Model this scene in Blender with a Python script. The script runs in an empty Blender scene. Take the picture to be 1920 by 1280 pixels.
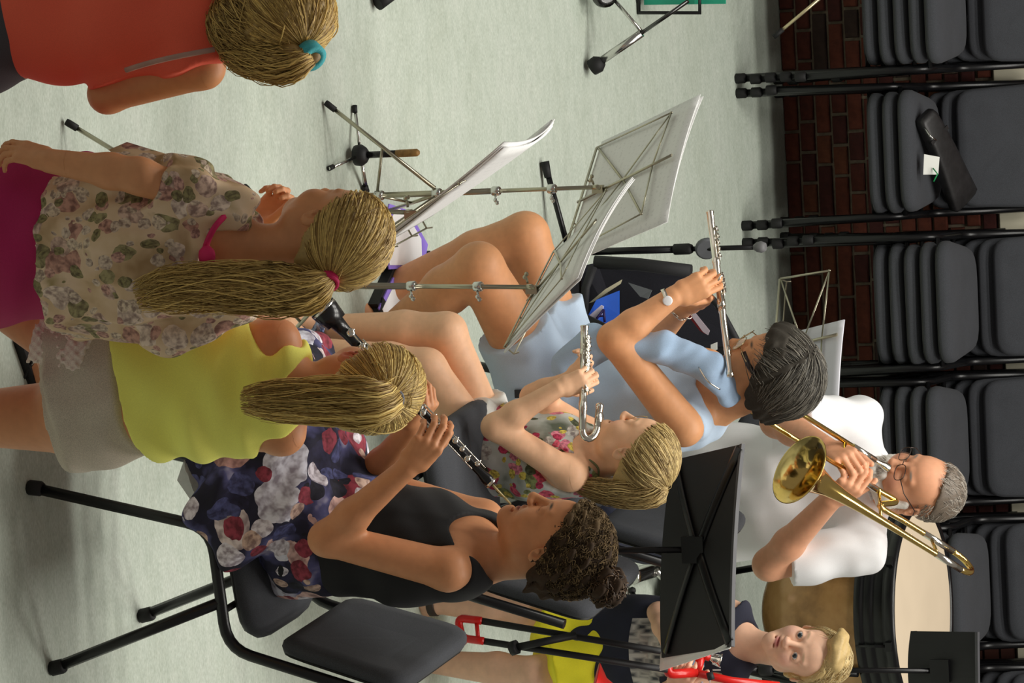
import bpy, math, random
import numpy as np
from mathutils import Vector, Matrix
SC=bpy.context.scene; COL=SC.collection
rng=np.random.default_rng(7); random.seed(7)
def A(*v): return np.array(v,float)
def nz(v): v=np.array(v,float); return v/np.linalg.norm(v)
# ------------------------------------------------------------ camera (rolled a quarter turn, like the photograph)
FPX=7500.; CH=4.5; PHI=math.radians(22); PSI=math.radians(3); RHO=math.radians(1.6)
Fw=A(math.sin(PSI)*math.cos(PHI),math.cos(PSI)*math.cos(PHI),-math.sin(PHI))
_r0=A(math.cos(PSI),-math.sin(PSI),0); _u0=np.cross(_r0,Fw)
Up=math.cos(RHO)*_u0+math.sin(RHO)*_r0; Rt=math.cos(RHO)*_r0-math.sin(RHO)*_u0
CAMP=A(0,0,CH)
def ray(px,py): return Fw+Up*(px-960)/FPX+Rt*(py-640)/FPX
def at(px,py,Y): d=ray(px,py); return CAMP+d*(Y/d[1])
def fl(px,py,z=0.): d=ray(px,py); return CAMP+d*((z-CH)/d[2])
cd=bpy.data.cameras.new('camera'); cam=bpy.data.objects.new('camera',cd); COL.objects.link(cam)
cd.sensor_width=36; cd.lens=36*FPX/1920; cd.clip_end=60
cam.matrix_world=Matrix(((Up[0],-Rt[0],-Fw[0],0),(Up[1],-Rt[1],-Fw[1],0),(Up[2],-Rt[2],-Fw[2],CH),(0,0,0,1)))
SC.camera=cam
# ------------------------------------------------------------ light: dim even room light plus rows of ceiling lamps over the band
W=bpy.data.worlds.new('room_light'); SC.world=W; W.use_nodes=True
W.node_tree.nodes['Background'].inputs[0].default_value=(1.0,.93,.84,1); W.node_tree.nodes['Background'].inputs[1].default_value=.25
def area(x,y,z,sx,sy,e,c,rx=0):
    l=bpy.data.lights.new('ceiling_lamp','AREA'); l.shape='RECTANGLE'; l.size=sx; l.size_y=sy; l.energy=e; l.color=c
    o=bpy.data.objects.new('ceiling_lamp',l); o.location=(x,y,z); o.rotation_euler=(rx,0,0); COL.objects.link(o)
for x in (-1.7,.3,2.3):
    area(x,9.5,5.4,1.4,.5,78,(1,.97,.90)); area(x,11.0,5.4,1.4,.5,78,(1,.97,.90))
SC.view_settings.view_transform='Standard'; SC.view_settings.look='None'; SC.view_settings.exposure=-0.36; SC.view_settings.gamma=1
SC.view_settings.use_curve_mapping=False
# ------------------------------------------------------------ materials
def lin(c): return tuple(((v/255)/12.92 if v/255<=.04045 else ((v/255+.055)/1.055)**2.4) for v in c)
MATS={}
class NT:
    def __init__(s,name):
        s.m=bpy.data.materials.new(name); s.m.use_nodes=True; s.t=s.m.node_tree; s.b=s.t.nodes['Principled BSDF']
    def n(s,ty,ins={},**pr):
        x=s.t.nodes.new(ty)
        for k,v in pr.items(): setattr(x,k,v)
        for k,v in ins.items(): s.set(x.inputs[k],v)
        return x
    def set(s,sock,v):
        if isinstance(v,bpy.types.NodeSocket): s.t.links.new(v,sock)
        else: sock.default_value=v
    def coord(s,kind='Object',scale=(1,1,1),rot=(0,0,0)):
        c=s.n('ShaderNodeTexCoord'); m=s.n('ShaderNodeMapping',{0:c.outputs[kind],'Scale':scale,'Rotation':rot}); return m.outputs[0]
    def noise(s,v,sc,det=3,ro=.5): return s.n('ShaderNodeTexNoise',{'Vector':v,'Scale':sc,'Detail':det,'Roughness':ro})
    def ramp(s,f,stops,interp='LINEAR'):
        r=s.n('ShaderNodeValToRGB',{0:f}); r.color_ramp.interpolation=interp
        while len(r.color_ramp.elements)<len(stops): r.color_ramp.elements.new(.5)
        for e,(p,c) in zip(r.color_ramp.elements,stops): e.position=p; e.color=(*c,1)
        return r.outputs[0]
    def mix(s,f,a,b,mode='MIX'):
        x=s.n('ShaderNodeMix',data_type='RGBA',blend_type=mode)
        s.set(x.inputs[0],f); s.set(x.inputs[6],a if not isinstance(a,tuple) or len(a)==4 else (*a,1)); s.set(x.inputs[7],b if not isinstance(b,tuple) or len(b)==4 else (*b,1)); return x.outputs[2]
    def bump(s,h,st=.2,d=.002): 
        s.set(s.b.inputs['Normal'],s.n('ShaderNodeBump',{'Height':h,'Strength':st,'Distance':d}).outputs[0])
    def fin(s,col=None,rough=.5,metal=0.,**k):
        if col is not None: s.set(s.b.inputs['Base Color'],(*col,1) if isinstance(col,tuple) and len(col)==3 else col)
        s.set(s.b.inputs['Roughness'],rough); s.set(s.b.inputs['Metallic'],metal)
        for kk,v in k.items(): s.set(s.b.inputs[kk.replace('_',' ')],v)
        return s.m
def plain(name,rgb,rough=.5,metal=0.,var=.12,nsc=25,bump=0.,bsc=200,**k):
    if name in MATS: return MATS[name]
    t=NT(name); v=t.coord(); c=lin(rgb); n=t.noise(v,nsc)
    col=t.ramp(n.outputs[0],[(.3,tuple(x*(1-var) for x in c)),(.7,tuple(min(1,x*(1+var)) for x in c))])
    if bump: t.bump(t.noise(v,bsc,2).outputs[0],bump,.001)
    MATS[name]=t.fin(col,rough,metal,**k); return MATS[name]
def fabric(name,rgb,rough=.9,var=.15,weave=900,wst=.35,fold=0.):
    if name in MATS: return MATS[name]
    t=NT(name); v=t.coord(); c=lin(rgb)
    n=t.noise(v,weave,1); n2=t.noise(v,9,3)
    col=t.ramp(n.outputs[0],[(.35,tuple(x*(1-var*1.6) for x in c)),(.65,tuple(min(1,x*(1+var*1.6)) for x in c))])
    col=t.mix(.35,col,t.ramp(n2.outputs[0],[(.3,tuple(x*(1-var) for x in c)),(.7,tuple(min(1,x*(1+var)) for x in c))]))
    t.bump(n.outputs[0],wst,.0008)
    MATS[name]=t.fin(col,rough,0,**{'Sheen Weight':.03}); return MATS[name]
def vcol(name,rough=.5,mottle=.08,sss=0.,metal=0.,msc=60,spec=.4):
    if name in MATS: return MATS[name]
    t=NT(name); a=t.n('ShaderNodeAttribute',attribute_name='col'); v=t.coord()
    n=t.noise(v,msc,4); f=t.ramp(n.outputs[0],[(.3,(1-mottle,)*3),(.7,(1+mottle,)*3)])
    col=t.mix(1.,a.outputs[0],f,'MULTIPLY'); t.bump(t.noise(v,420,2).outputs[0],.08,.0006)
    m=t.fin(col,rough,metal,**{'Specular IOR Level':spec})
    if sss: t.b.inputs['Subsurface Weight'].default_value=sss; t.b.inputs['Subsurface Radius'].default_value=(.012,.005,.003)
    MATS[name]=m; return m
def floral(name,base,layers,rough=.85,scale=1.,fine=None,alpha=None):
    """printed cloth: blotches of flowers with darker petal edges, layer = (voronoi scale, radius, petal colours)"""
    t=NT(name); v=t.coord(scale=(scale,)*3); w=t.noise(v,14,3); 
    dv=t.n('ShaderNodeVectorMath',{0:v,1:t.n('ShaderNodeVectorMath',{0:w.outputs[1],'Scale':.035},operation='SCALE').outputs[0]},operation='ADD').outputs[0]
    col=t.ramp(t.noise(dv,10,3).outputs[0],base)
    for sc,rad,cols in layers:
        vo=t.n('ShaderNodeTexVoronoi',{'Vector':dv,'Scale':sc,'Randomness':1.})
        sep=t.n('ShaderNodeSeparateColor',{0:vo.outputs['Color']})
        petal=t.ramp(sep.outputs[0],[((i+.0)/len(cols),c) for i,c in enumerate(cols)],'CONSTANT')
        ring=t.n('ShaderNodeTexNoise',{'Vector':dv,'Scale':sc*4.2,'Detail':2.})
        shade=t.ramp(ring.outputs[0],[(.35,(.45,.4,.42)),(.62,(1.15,1.15,1.15))])
        petal=t.mix(1.,petal,shade,'MULTIPLY')
        thr=t.n('ShaderNodeMath',{0:sep.outputs[1],1:rad*.45},operation='MULTIPLY').outputs[0]
        thr=t.n('ShaderNodeMath',{0:thr,1:rad*.68},operation='ADD').outputs[0]
        msk=t.n('ShaderNodeMath',{0:vo.outputs['Distance'],1:thr},operation='LESS_THAN').outputs[0]
        col=t.mix(msk,col,petal)
    t.bump(t.noise(v,700,1).outputs[0],.25,.0006)
    MATS[name]=t.fin(col,rough); 
    if alpha: t.b.inputs['Alpha'].default_value=alpha
    return MATS[name]
# ------------------------------------------------------------ objects, tags
def thing(name,label,cat,loc=(0,0,0),rz=0.,group=None):
    o=bpy.data.objects.new(name,None); o.empty_display_size=.05; COL.objects.link(o); o.location=loc; o.rotation_euler=(0,0,rz)
    return tag(o,label,cat,group)
def tag(o,label,cat,group=None):
    o['label']=label; o['category']=cat
    if group: o['group']=group
    return o
def struct(o): o['kind']='structure'; return o
def mkmesh(name,V,F,mats,parent=None,smooth=True,cols=None,mi=None):
    V=np.asarray(V,np.float32); me=bpy.data.meshes.new(name)
    if isinstance(F,np.ndarray):
        n,k=F.shape; me.vertices.add(len(V)); me.vertices.foreach_set('co',V.ravel()); me.loops.add(n*k); me.polygons.add(n)
        me.loops.foreach_set('vertex_index',F.ravel().astype(np.int32)); me.polygons.foreach_set('loop_start',np.arange(0,n*k,k,dtype=np.int32))
        me.update(calc_edges=True)
    else: me.from_pydata(V.tolist(),[],F)
    np_=len(me.polygons)
    sm=np.full(np_,smooth,bool) if isinstance(smooth,bool) else np.array(smooth,bool)
    me.polygons.foreach_set('use_smooth',sm)
    if mi is not None: me.polygons.foreach_set('material_index',np.asarray(mi,np.int32))
    if cols is not None:
        a=me.color_attributes.new('col','FLOAT_COLOR','POINT'); c=np.ones((len(V),4),np.float32); c[:,:3]=cols; a.data.foreach_set('color',c.ravel())
    for m in (mats if isinstance(mats,(list,tuple)) else [mats]): me.materials.append(m)
    me.validate(); o=bpy.data.objects.new(name,me); COL.objects.link(o)
    if parent is not None: o.parent=parent
    return o
class MB:
    def __init__(s): s.V=[]; s.F=[]; s.S=[]; s.M=[]; s.mi=0
    def add(s,V,F,sm=True):
        b=len(s.V); s.V+= [tuple(map(float,v)) for v in V]; s.F+=[[b+i for i in f] for f in F]; s.S+=[sm]*len(F); s.M+=[s.mi]*len(F); return s
    def box(s,c,d,R=None,sm=False):
        c=A(*c); h=A(*d)/2; P=[]
        for z in (-1,1):
            for y in (-1,1):
                for x in (-1,1):
                    q=A(x,y,z)*h; P.append(c+(R@q if R is not None else q))
        return s.add(P,[(0,2,3,1),(4,5,7,6),(0,1,5,4),(2,6,7,3),(0,4,6,2),(1,3,7,5)],sm)
    def loft(s,rings,cap=True,closed=False,sm=True):
        n=len(rings[0]); V=[p for r in rings for p in r]; F=[]
        m=len(rings)
        for i in range(m if closed else m-1):
            j=(i+1)%m
            for k in range(n): F.append((i*n+k,i*n+(k+1)%n,j*n+(k+1)%n,j*n+k))
        b=len(s.V); s.add(V,F,sm)
        if cap and not closed: s.add([],[[k-0 for k in range(n)][::-1]] if 0 else [],sm); s.F+=[[b+k for k in range(n)][::-1],[b+(m-1)*n+k for k in range(n)]]; s.S+=[False,False]; s.M+=[s.mi]*2
        return s
    def tube(s,pts,r,seg=8,closed=False,cap=True,e=None):
        P=[np.array(p,float) for p in pts]; n=len(P); R=r if hasattr(r,'__len__') else [r]*n
        T=[]
        for i in range(n):
            a=P[(i-1)%n] if (closed or i>0) else P[i]; b=P[(i+1)%n] if (closed or i<n-1) else P[i]; T.append(nz(b-a))
        u=np.cross(T[0],A(0,0,1)); u=nz(u) if np.linalg.norm(u)>.05 else nz(np.cross(T[0],A(1,0,0)))
        if e is not None: u=nz(np.array(e)-T[0]*np.dot(e,T[0]))
        rings=[]
        for i in range(n):
            u=nz(u-T[i]*np.dot(u,T[i])); v=np.cross(T[i],u)
            rr=R[i] if hasattr(R[i],'__len__') else (R[i],R[i])
            rings.append([P[i]+u*rr[0]*math.cos(t)+v*rr[1]*math.sin(t) for t in np.linspace(0,2*math.pi,seg,endpoint=False)])
        return s.loft(rings,cap,closed)
    def lathe(s,c,ax,prof,seg=24,cap=True,sm=True):
        ax=nz(ax); u=np.cross(ax,A(0,0,1)); u=nz(u) if np.linalg.norm(u)>.05 else A(1,0,0); v=np.cross(ax,u); c=A(*c)
        rings=[[c+ax*h+(u*math.cos(t)+v*math.sin(t))*max(r,1e-4) for t in np.linspace(0,2*math.pi,seg,endpoint=False)] for r,h in prof]
        return s.loft(rings,cap,False,sm)
    def ball(s,c,r,seg=12,R=None):
        c=A(*c); rr=A(*r) if hasattr(r,'__len__') else A(r,r,r); rings=[]
        for i in range(seg//2+1):
            ph=math.pi*i/(seg//2); rings.append([c+(lambda q:(R@q if R is not None else q))(A(math.sin(ph)*math.cos(t),math.sin(ph)*math.sin(t),-math.cos(ph))*rr) for t in np.linspace(0,2*math.pi,seg,endpoint=False)])
        return s.loft(rings,False)
    def quad(s,pts,th,n=None):
        """thin sheet with thickness th from 4 corners"""
        P=[A(*p) for p in pts]; n=nz(np.cross(P[1]-P[0],P[3]-P[0])) if n is None else n
        V=P+[p-n*th for p in P]
        return s.add(V,[(0,1,2,3),(7,6,5,4),(0,4,5,1),(1,5,6,2),(2,6,7,3),(3,7,4,0)],False)
    def build(s,name,mats,parent=None,off=None):
        V=np.array(s.V)
        if off is not None: V=V-np.array(off)
        o=mkmesh(name,V,s.F,mats,parent,s.S,None,s.M); return o
def arc(c,u,v,r,a0,a1,n=8): return [np.array(c)+r*(np.array(u)*math.cos(t)+np.array(v)*math.sin(t)) for t in np.linspace(a0,a1,n)]
def smoothpath(pts,n=6,r=None):
    """Catmull-Rom through points (and radii)"""
    P=np.array(pts,float); out=[]; Q=np.vstack([2*P[0]-P[1],P,2*P[-1]-P[-2]])
    for i in range(len(P)-1):
        p0,p1,p2,p3=Q[i:i+4]
        for t in np.linspace(0,1,n,endpoint=False): out.append(.5*((2*p1)+(-p0+p2)*t+(2*p0-5*p1+4*p2-p3)*t*t+(-p0+3*p1-3*p2+p3)*t**3))
    out.append(P[-1]); return np.array(out)
def fillet(pts,rad,n=5):
    P=[np.array(p,float) for p in pts]; out=[P[0]]
    for i in range(1,len(P)-1):
        a=nz(P[i-1]-P[i]); b=nz(P[i+1]-P[i]); L=min(rad,np.linalg.norm(P[i-1]-P[i])*.45,np.linalg.norm(P[i+1]-P[i])*.45)
        s,e=P[i]+a*L,P[i]+b*L
        for t in np.linspace(0,1,n): out.append((1-t)**2*s+2*t*(1-t)*P[i]+t*t*e)
    out.append(P[-1]); return out
def copytree(o,parent=None):
    c=o.copy(); COL.objects.link(c)
    if parent is not None: c.parent=parent
    for ch in list(o.children): copytree(ch,c)
    return c
# ------------------------------------------------------------ signed-distance bodies: smooth union of limbs, meshed as ONE surface
def cap(a,b,ra,rb=None,k=.02,clip=None,op='u'):
    a=np.array(a,np.float32); b=np.array(b,np.float32); rb=ra if rb is None else rb; ba=b-a; L2=max(float(ba@ba),1e-9); R=max(ra,rb)
    def fn(x,y,z):
        px,py,pz=x-a[0],y-a[1],z-a[2]; t=np.clip((px*ba[0]+py*ba[1]+pz*ba[2])/L2,0,1)
        d=np.sqrt((px-t*ba[0])**2+(py-t*ba[1])**2+(pz-t*ba[2])**2)-(ra+(rb-ra)*t)
        if clip:
            for p,n in clip: d=np.maximum(d,(x-p[0])*n[0]+(y-p[1])*n[1]+(z-p[2])*n[2])
        return d
    return (op,fn,np.minimum(a,b)-R,np.maximum(a,b)+R,k)
def ell(c,r,R=None,k=.015,op='u',clip=None):
    c=np.array(c,np.float32); r=np.array(r if hasattr(r,'__len__') else (r,)*3,np.float32); M=np.eye(3) if R is None else np.array(R,float)
    ext=np.sqrt(((M*r)**2).sum(1))
    def fn(x,y,z):
        px,py,pz=x-c[0],y-c[1],z-c[2]
        q=[(px*M[0,i]+py*M[1,i]+pz*M[2,i])/r[i] for i in range(3)]
        k0=np.sqrt(q[0]**2+q[1]**2+q[2]**2); k1=np.sqrt((q[0]/r[0])**2+(q[1]/r[1])**2+(q[2]/r[2])**2)+1e-6
        d=k0*(k0-1)/k1
        if clip:
            for p,n in clip: d=np.maximum(d,(x-p[0])*n[0]+(y-p[1])*n[1]+(z-p[2])*n[2])
        return d
    return (op,fn,c-ext,c+ext,k)
def ecap(a,b,ra,rb,lat,k=.03,op='u',clip=None,rz=None):
    """elliptic capsule: ra=(half width along lat, half depth)"""
    a=np.array(a,float); b=np.array(b,float); ax=b-a; L=np.linalg.norm(ax); ax=ax/max(L,1e-6); lat=np.array(lat,float); lat=nz(lat-ax*(lat@ax)); dp=np.cross(ax,lat)
    mz=rz if rz else min(ra[1],rb[1],ra[0],rb[0]); R=max(*ra,*rb)
    def fn(x,y,z):
        px,py,pz=x-a[0],y-a[1],z-a[2]; h=px*ax[0]+py*ax[1]+pz*ax[2]; t=np.clip(h/max(L,1e-6),0,1)
        w=ra[0]+(rb[0]-ra[0])*t; e=ra[1]+(rb[1]-ra[1])*t
        X=px*lat[0]+py*lat[1]+pz*lat[2]; Yy=px*dp[0]+py*dp[1]+pz*dp[2]; Z=h-t*L
        k0=np.sqrt((X/w)**2+(Yy/e)**2+(Z/mz)**2); k1=np.sqrt((X/w**2)**2+(Yy/e**2)**2+(Z/mz**2)**2)+1e-6
        d=k0*(k0-1)/k1
        if clip:
            for p,n in clip: d=np.maximum(d,(x-p[0])*n[0]+(y-p[1])*n[1]+(z-p[2])*n[2])
        return d
    return (op,fn,np.minimum(a,b)-R,np.maximum(a,b)+R,k)
def chain(nodes,lat,inf=0.,k=.03,clip=None):
    """nodes: (pt, half width, half depth)"""
    return [ecap(n0[0],n1[0],(n0[1]+inf,n0[2]+inf),(n1[1]+inf,n1[2]+inf),lat,k,'u',clip) for n0,n1 in zip(nodes,nodes[1:])]
def plane(p,n): return ('c',np.array(p,float),nz(n))
def sdf(prims,lo,hi,h):
    n=np.ceil((hi-lo)/h).astype(int)+1; D=np.full(n,1.,np.float32)
    ax=[(lo[i]+h*np.arange(n[i])).astype(np.float32) for i in range(3)]
    for p in prims:
        if p[0]=='c':
            q,m=p[1],p[2]; D=np.maximum(D,((ax[0]-q[0])*m[0])[:,None,None]+((ax[1]-q[1])*m[1])[None,:,None]+((ax[2]-q[2])*m[2])[None,None,:]); continue
        if p[0]=='n':
            D=D+p[1](ax[0][:,None,None],ax[1][None,:,None],ax[2][None,None,:]).astype(np.float32); continue
        op,fn,bl,bh,k=p; m=max(k,3.2*h)
        i0=np.maximum(np.floor((bl-m-lo)/h).astype(int),0); i1=np.minimum(np.ceil((bh+m-lo)/h).astype(int)+1,n)
        if (i1<=i0).any(): continue
        sl=tuple(slice(a,b) for a,b in zip(i0,i1))
        d=fn(ax[0][sl[0]][:,None,None],ax[1][sl[1]][None,:,None],ax[2][sl[2]][None,None,:]).astype(np.float32); S=D[sl]
        if op=='u': g=np.clip(.5+.5*(S-d)/k,0,1); D[sl]=S+(d-S)*g-k*g*(1-g)
        else: g=np.clip(.5-.5*(S+d)/k,0,1); D[sl]=S+(-d-S)*g+k*g*(1-g)
    return D
def snet(D,lo,h):
    n=D.shape; S=D<0
    c=np.zeros(tuple(k-1 for k in n),np.int8)
    for i in (0,1):
        for j in (0,1):
            for k in (0,1): c+=S[i:n[0]-1+i,j:n[1]-1+j,k:n[2]-1+k]
    act=np.argwhere((c>0)&(c<8))
    if len(act)==0: return np.zeros((0,3)),np.zeros((0,4),int)
    idx=np.full(c.shape,-1,np.int32); idx[tuple(act.T)]=np.arange(len(act))
    cor={}
    for i in (0,1):
        for j in (0,1):
            for k in (0,1): cor[(i,j,k)]=D[act[:,0]+i,act[:,1]+j,act[:,2]+k]
    acc=np.zeros((len(act),3)); cnt=np.zeros(len(act))
    for a in cor:
        for d in range(3):
            if a[d]==0:
                b=tuple(a[e]+(1 if e==d else 0) for e in range(3)); va,vb=cor[a],cor[b]; m=(va<0)!=(vb<0)
                t=np.where(m,va/np.where(m,va-vb,1),0); P=np.array(a,float)[None,:].repeat(len(act),0); P[:,d]+=t
                acc+=P*m[:,None]; cnt+=m
    V=(act+acc/cnt[:,None])*h+lo
    Q=[]
    for d in range(3):
        a,b=(d+1)%3,(d+2)%3
        s0=[slice(None)]*3; s1=[slice(None)]*3; s0[d]=slice(0,-1); s1[d]=slice(1,None)
        for s in (s0,s1): s[a]=slice(1,-1); s[b]=slice(1,-1)
        x=S[tuple(s0)]!=S[tuple(s1)]; e=np.argwhere(x); fl_=S[tuple(s0)][x]
        if len(e)==0: continue
        e[:,a]+=1; e[:,b]+=1
        def g(da,db): f=e.copy(); f[:,a]-=da; f[:,b]-=db; return idx[f[:,0],f[:,1],f[:,2]]
        q=np.stack([g(1,1),g(0,1),g(0,0),g(1,0)],1); q[~fl_]=q[~fl_][:,::-1]; Q.append(q)
    Q=np.vstack(Q); return V,Q[(Q>=0).all(1)]
def sdfmesh(prims,h,fine=()):
    us=[p for p in prims if p[0]=='u']; lo=np.min([p[2] for p in us],0)-3*h; hi=np.max([p[3] for p in us],0)+3*h
    Vs=[];Fs=[];done=[]
    for bl,bh,hf in fine:
        bl=np.maximum(bl,lo); bh=np.minimum(bh,hi)
        V,F=snet(sdf(prims,bl,bh,hf),bl,hf)
        if len(F):
            cc=V[F].mean(1); keep=np.ones(len(F),bool)
            for a,b in done: keep&=~((cc>a+hf)&(cc<b-hf)).all(1)
            F=F[keep]
        Vs.append(V);Fs.append(F);done.append((bl,bh))
    V,F=snet(sdf(prims,lo,hi,h),lo,h); cc=V[F].mean(1); keep=np.ones(len(F),bool)
    for a,b in done: keep&=~((cc>a+h*.9)&(cc<b-h*.9)).all(1)
    Vs.append(V);Fs.append(F[keep])
    out=[];o=0
    for v,f in zip(Vs,Fs): out.append(f+o); o+=len(v)
    V=np.vstack(Vs);F=np.vstack(out); used=np.unique(F); mp=np.full(len(V),-1); mp[used]=np.arange(len(used)); return V[used],mp[F]
def sobj(name,prims,h,mat,root,fine=(),color=None,paint=()):
    V,F=sdfmesh(prims,h,fine); cols=None
    if color is not None:
        cols=np.tile(np.array(color),(len(V),1))
        for c,r,R,rgb,soft in paint:
            q=((V-np.array(c))@(np.eye(3) if R is None else R))/np.array(r if hasattr(r,'__len__') else (r,)*3); d=np.sqrt((q**2).sum(1)); w=np.clip((1-d)/max(soft,1e-3),0,1)[:,None]
            cols=cols*(1-w)+np.array(rgb)*w
    off=np.array(root.location) if root is not None else 0
    return mkmesh(name,V-off,F,mat,root,True,cols)
# ------------------------------------------------------------ anatomy helpers
def frame(f,u):
    """columns x=right, y=forward, z=up"""
    f=nz(f); u=np.array(u,float); u=nz(u-f*(u@f)); return np.stack([np.cross(f,u),f,u],1)
def headframe(yaw,pitch,roll=0.):
    """yaw: 0 looks along +Y, positive turns left; pitch positive looks down; roll positive leans the crown to the person's right"""
    y,p,r=map(math.radians,(yaw,pitch,roll)); f=A(-math.sin(y)*math.cos(p),math.cos(y)*math.cos(p),-math.sin(p))
    R=frame(f,(0,0,1)); u=R[:,2]*math.cos(r)+R[:,0]*math.sin(r); return frame(f,u)
def head(P,C,R,s=1.,eyes='shut',fem=True,mouth=0.,child=False,ears=(1,1),nose=1.,fat=0.):
    g=lambda *v: C+R@(A(*v)*s)
    e=lambda c,r,k=.015,op='u',Q=None: P.append(ell(g(*c),A(*r)*s,R if Q is None else R@Q,k*s,op))
    cp=lambda a,b,ra,rb=None,k=.012,op='u': P.append(cap(g(*a),g(*b),ra*s,None if rb is None else rb*s,k*s,None,op))
    j=.0 if not child else .008; ee=1.16 if child else 1.; ez=-.004 if child else 0.
    e((0,-.014,.032),(.0735,.094,.086)); e((0,.028,-.028),(.058+fat,.06,.078),.03); e((0,.02,.035),(.062,.071,.05),.02)
    cp((-.042-fat,.012,-.072+j),(.0,.066,-.097+j),.022,.02,.03); cp((.042+fat,.012,-.072+j),(.0,.066,-.097+j),.022,.02,.03)
    e((0,.076,-.096+j),(.017,.014,.015),.02)
    for q in (-1,1):
        e((q*.034,.06,-.036),(.026+fat*.6,.026,.028),.025)
        e((q*.031,.094,ez),(.019,.0135,.0115),.012,'s')
        if eyes=='shut': e((q*.031,.0745,.0005),(.0145,.0135,.0125),.004)
        else:
            e((q*.031,.0755,.001+ez),(.0148*ee,.0138*ee,.0132*ee),.003); e((q*.031,.0915,-.0005+ez),(.0118*ee,.009,.0036 if eyes=='half' else .0062*ee),.002,'s')
        cp((q*.014,.0865-(.002 if child else 0),.017),(q*.044,.073,.019),.0075,.006,.014)
        e((q*.0105*nose,.0985,-.0365),(.0085,.0105,.0075),.006); e((q*.0058,.1035,-.0445),(.0035,.005,.003),.003,'s')
    cp((0,.0855,.012),(0,.1085*1,-.031),.0068*nose,.0105*nose,.01); e((0,.1085,-.0335),(.0095*nose,.0085,.0085),.006)
    z=-.0655+j*.5
    e((0,.0835,z+.0065),(.021,.0095,.0058),.006); e((0,.0825,z-.0068),(.0185,.0095,.0066),.006)
    e((0,.092,z-.0002-mouth*.3),(.0195,.012,.0013+mouth),.002,'s')
    e((0,.083,-.0825+j),(.016,.006,.005),.01,'s')
    for q,on in ((-1,ears[0]),(1,ears[1])):
        if on:
            Q=np.array(Matrix.Rotation(math.radians(-10),3,'X')@Matrix.Rotation(q*math.radians(-22),3,'Z'))
            e((q*.077,-.012,-.006),(.0075,.0185,.031),.006,'u',Q); e((q*.0835,-.006,-.004),(.006,.0105,.019),.005,'s',Q); e((q*.082,-.004,-.009),(.003,.005,.006),.004)
def headpaint(C,R,s,lip=(.45,.16,.13),brow=(.12,.07,.04),browon=True,blush=None):
    g=lambda *v: C+R@(A(*v)*s); z=-.0655
    L=[(g(0,.0865,z),A(.0215,.013,.0125)*s,R,lip,.45)]
    for q in (-1,1): L.append((g(q*.032,.0895,-.0075),A(.0165,.012,.0034)*s,R,tuple(x*.6 for x in brow),.35))
    if browon:
        for q in (-1,1): L.append((g(q*.031,.083,.0215),A(.020,.016,.0050)*s,R,brow,.6))
    if blush is not None:
        for q in (-1,1): L.append((g(q*.04,.07,-.035),A(.028,.03,.028)*s,R,blush,1.))
        L.append((g(0,.108,-.034),A(.014,.014,.014)*s,R,blush,1.))
    return L
def eyes(root,C,R,s,iris=(.10,.16,.2),look=(0,1,0),mat=None,ee=1.16,ez=-.004):
    for q in (-1,1):
        c=C+R@(A(q*.031,.0755,.001+ez)*s); r=.0128*s*ee; b=MB(); d=nz(R@A(*look)); b.ball((0,0,0),r,20,np.stack([nz(np.cross(d,R[:,2])),nz(np.cross(np.cross(d,R[:,2]),d)),d],1)) if 0 else b.ball((0,0,0),r,24)
        V=np.array(b.V); n=V/r; a=np.degrees(np.arccos(np.clip(n@d,-1,1)))
        col=np.where((a<15)[:,None],A(.008,.008,.008),np.where((a<33)[:,None],np.array(iris),A(.78,.75,.72)))
        mkmesh('eye',V+c-np.array(root.location),b.F,mat or vcol('eye_surface',.12,.0),root,True,col)
FL=((.027,.088,(.042,.025,.019)),(.009,.092,(.046,.029,.02)),(-.009,.089,(.042,.027,.02)),(-.026,.080,(.034,.020,.017)))
def hand(P,wr,kn,nrm,side,curl,thumb=(.55,.75,-.35),s=1.,spread=.05,tb=(.25,.3),paint=None):
    """wr wrist, kn a point towards the knuckles, nrm back-of-hand normal, side 'L'/'R', curl 4x(a1,a2,a3) degrees"""
    wr=np.array(wr,float); d=nz(np.array(kn)-wr); n=np.array(nrm,float); n=nz(n-d*(n@d)); l=np.cross(n,d)*(1 if side=='R' else -1)
    W=lambda a,b,c: wr+(d*a+l*b+n*c)*s
    P.append(ecap(W(.004,0,0),W(.03,0,0),(.024*s,.017*s),(.032*s,.0165*s),l,.012)); P.append(ecap(W(.028,.001,0),W(.082,.001,.001),(.034*s,.0165*s),(.039*s,.0115*s),l,.012))
    P.append(cap(W(.025,.022,-.008),W(.055,.026,-.008),.016*s,.012*s,.012))
    tips=[]
    for i,(o,rt,ph) in enumerate(FL):
        p=W(rt,o,.0); dd=nz(d+l*spread*(1.5-i)); r=.0093 if i<3 else .0082
        q=W(.045,o*.7,.002); P.append(cap(q,p,.009*s,.0098*s,.006)); a=0
        for jx,Ln in enumerate(ph):
            a+=math.radians(curl[i][jx]); v=dd*math.cos(a)-n*math.sin(a); e_=p+v*Ln*s
            P.append(cap(p,e_,r*s*(1-.1*jx),r*s*(.92-.1*jx),.0025)); p=e_
        tips.append(p)
        if paint is not None: paint.append((p+ (dd*math.sin(a)+n*math.cos(a))*.006*s,(.006*s,)*3,None,(.72,.45,.38),.5))
    p=W(.022,.020,-.006); v=nz(d*thumb[0]+l*thumb[1]+n*thumb[2]); ax=nz(d*.8-n*.35-l*.3)
    for jx,(Ln,r0,r1) in enumerate(((.044,.0135,.0115),(.032,.0112,.0100),(.027,.0100,.0078))):
        if jx: v=nz(v*(1-tb[jx-1])+ax*tb[jx-1])
        e_=p+v*Ln*s; P.append(cap(p,e_,r0*s,r1*s,.006 if jx==0 else .003)); p=e_
    return tips,p
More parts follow.
